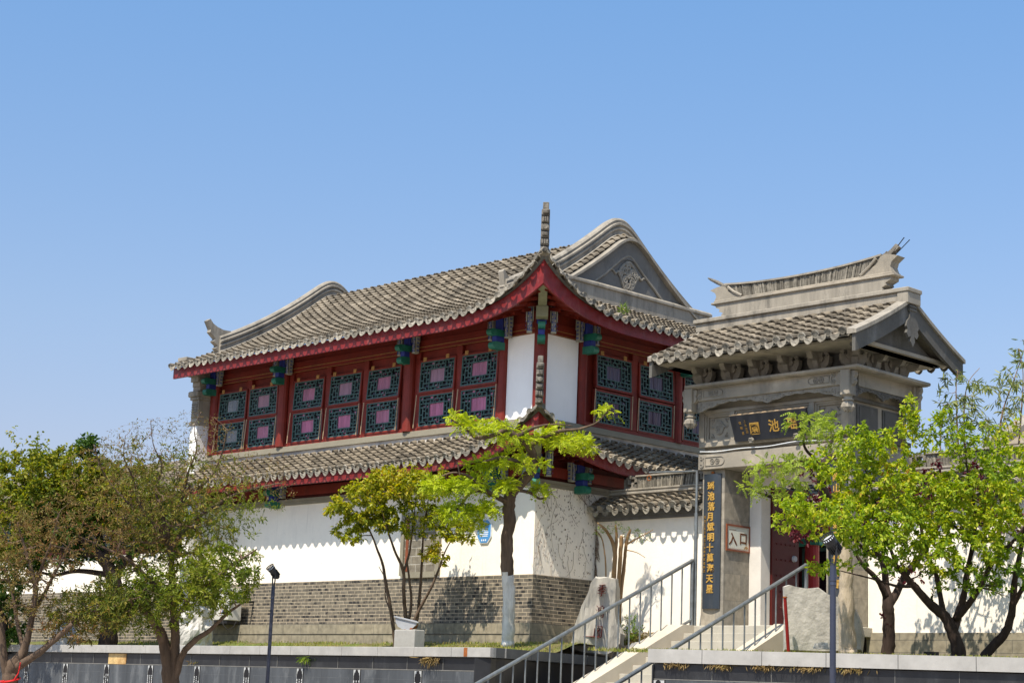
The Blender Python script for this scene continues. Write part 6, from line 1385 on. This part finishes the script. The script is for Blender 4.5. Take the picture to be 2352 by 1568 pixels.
tree('undergrowth', 'low dry tangled plant with green sprigs between the rock and the wall', 'plant', 34.3, [[(1440,1500,.012),(1445,1450,.008),(1440,1420,.004)],[(1460,1500,.012),(1465,1460,.008),(1480,1440,.004)]],
    [(1445,1450,28,38,.3,0,60,8,.07,0),(1470,1475,35,25,.3,0,60,9,.08,1),(1500,1490,20,14,.2,0,16,6,.07,1),(1330,1478,18,8,.2,-.2,14,9,.06,1)], [G_FRESH, G_BROWN], 23, BARKLT, 'narrow', BARKLT, .006)

# dry creeper on the shaded end wall of the hall
q = rng(31); mb = MB()
for k in range(34):
    y, z = q.uniform(.02, 1.72), q.uniform(4.3, 5.85) if k % 2 else 5.85; L_ = q.uniform(.25, 1.2); pts = []; a = q.uniform(-.5,.5)
    for i in range(9):
        pts.append((.006 + .004*(i % 2), min(1.74, max(.01, y)), max(4.13, z))); a += q.uniform(-.5,.5); y += math.sin(a)*L_/9; z -= abs(math.cos(a))*L_/9
    mb.tube(pts, [.0036*(1-.07*i) for i in range(9)], 4, cap=False)
for k in range(300):
    y, z = q.uniform(.03,1.7), 4.15 + 1.7*q.random()**.75; mb.bbox(.001, .006, y, y+q.uniform(.006,.014), z, z+q.uniform(.012,.045), .001)
for k in range(30):
    z = q.uniform(3.4, 5.2); x, y = q.uniform(.0,.05), 1.755; mb.tube([(x, y+.004, z), (x+q.uniform(-.02,.05), y, z-.15), (x+q.uniform(-.02,.12), y, z-.3)], .005, 4, cap=False)
single('dry_creeper', mb, VINE, 'leafless dry creeper spread over the shaded end wall of the hall', 'creeper')
# cracks of the plaster
# ------------------------------------------------------------------ grass
def grass_obj(name, spots, m, hmin, hmax, seed, kind='stuff', label=None):
    q = rng(seed); M = Leaves()
    for (x, y, z) in spots:
        M.add((x,y,z-.01), (q.uniform(-.6,.6), q.uniform(-.6,.6), 1), rdir(q), q.uniform(hmin,hmax), q.uniform(.010,.018))
    o = bpy.data.objects.new(name, M.mesh(name, m)); COL.objects.link(o); o['kind'] = kind
    if label: o['label'] = label
    return o
q = rng(41); sp = []
while len(sp) < 21000:
    x = q.uniform(-17, 2.3); y = q.uniform(-3.3, 1.3)
    if y > -.3 and x < .3: continue
    if x > xret(y) - .1: continue
    if q.random() > .35 + .65*sstep(-2.2, -3.3, y) + .5*mnoise.noise((x*.8, y*.8, 2)): continue
    sp.append((x, y, zleft(x, y)))
grass_obj('grass', sp, GRASSM, .025, .075, 42, label='short green and straw grass on the left terrace')
sp = []
while len(sp) < 4200:
    x = q.uniform(6.4, 14); y0 = yw_r(x); y = y0 + .15 + 2.2*q.random()**1.8
    if y > 1.8: continue
    sp.append((x, y, zright(x, y)))
grass_obj('grass', sp, GRASSM, .03, .085, 43, label='short grass along the right terrace edge')
# dry tufts hanging from below the copings
def tuft(label, o, n, ln, m, seed, cat='grass tuft'):
    q = rng(seed); M = Leaves()
    for _ in range(n):
        d = Vector((q.uniform(-1,1)*.6, q.uniform(-1,1)*.6 - .3, -q.uniform(.0,1.3))); u_ = q.gauss(0,.10); M.add(o + Vector((u_, u_*(RD.y/RD.x if o.x > 4 else 0), q.uniform(-.02,.02))), d, rdir(q), ln*q.uniform(.5,1.3), .012)
    ob = bpy.data.objects.new('hanging_tuft', M.mesh('hanging_tuft', m)); COL.objects.link(ob); ob['label'] = label; ob['category'] = cat; ob['group'] = 'plants hanging from the retaining walls'
for k, (s, lab) in enumerate(((.42,'nearest the stair end'),(1.10,'wide and pale, second from the stair end'),(1.72,'dense straw coloured, above the second script strip'),(2.35,'small, left of the lamp post'),(2.95,'thin and drooping, beside the lamp post'))):
    for _ in range(1): tuft('dry grass tuft under the right coping ' + lab, W3(s, -.03, 2.28), 80, .09, DRYG, 60+k)
tuft('dry straw tuft hanging under the left coping near the rusty stain', Vector((.95,-3.44,2.37)), 60, .18, DRYG, 70)
tuft('leafy green weed hanging below the left coping over a script strip', Vector((-2.60,-3.45,2.34)), 40, .14, G_FRESH, 71, 'weed'); 
tuft('small orange brown weed clinging to the left wall', Vector((-6.35,-3.42,2.22)), 14, .08, G_BROWN, 72, 'weed')
M = Leaves(); q = rng(75); c = Vector((.97, 1.35, 9.52))
for _ in range(90): M.add(c + rdir(q)*.09, rdir(q) + Vector((.2,0,.3)), rdir(q), q.uniform(.05,.12), .012)
ob = bpy.data.objects.new('roof_weed', M.mesh('roof_weed', G_FRESH)); COL.objects.link(ob); ob['label'] = 'green weed growing between the eave tiles right of the roof corner'; ob['category'] = 'weed'
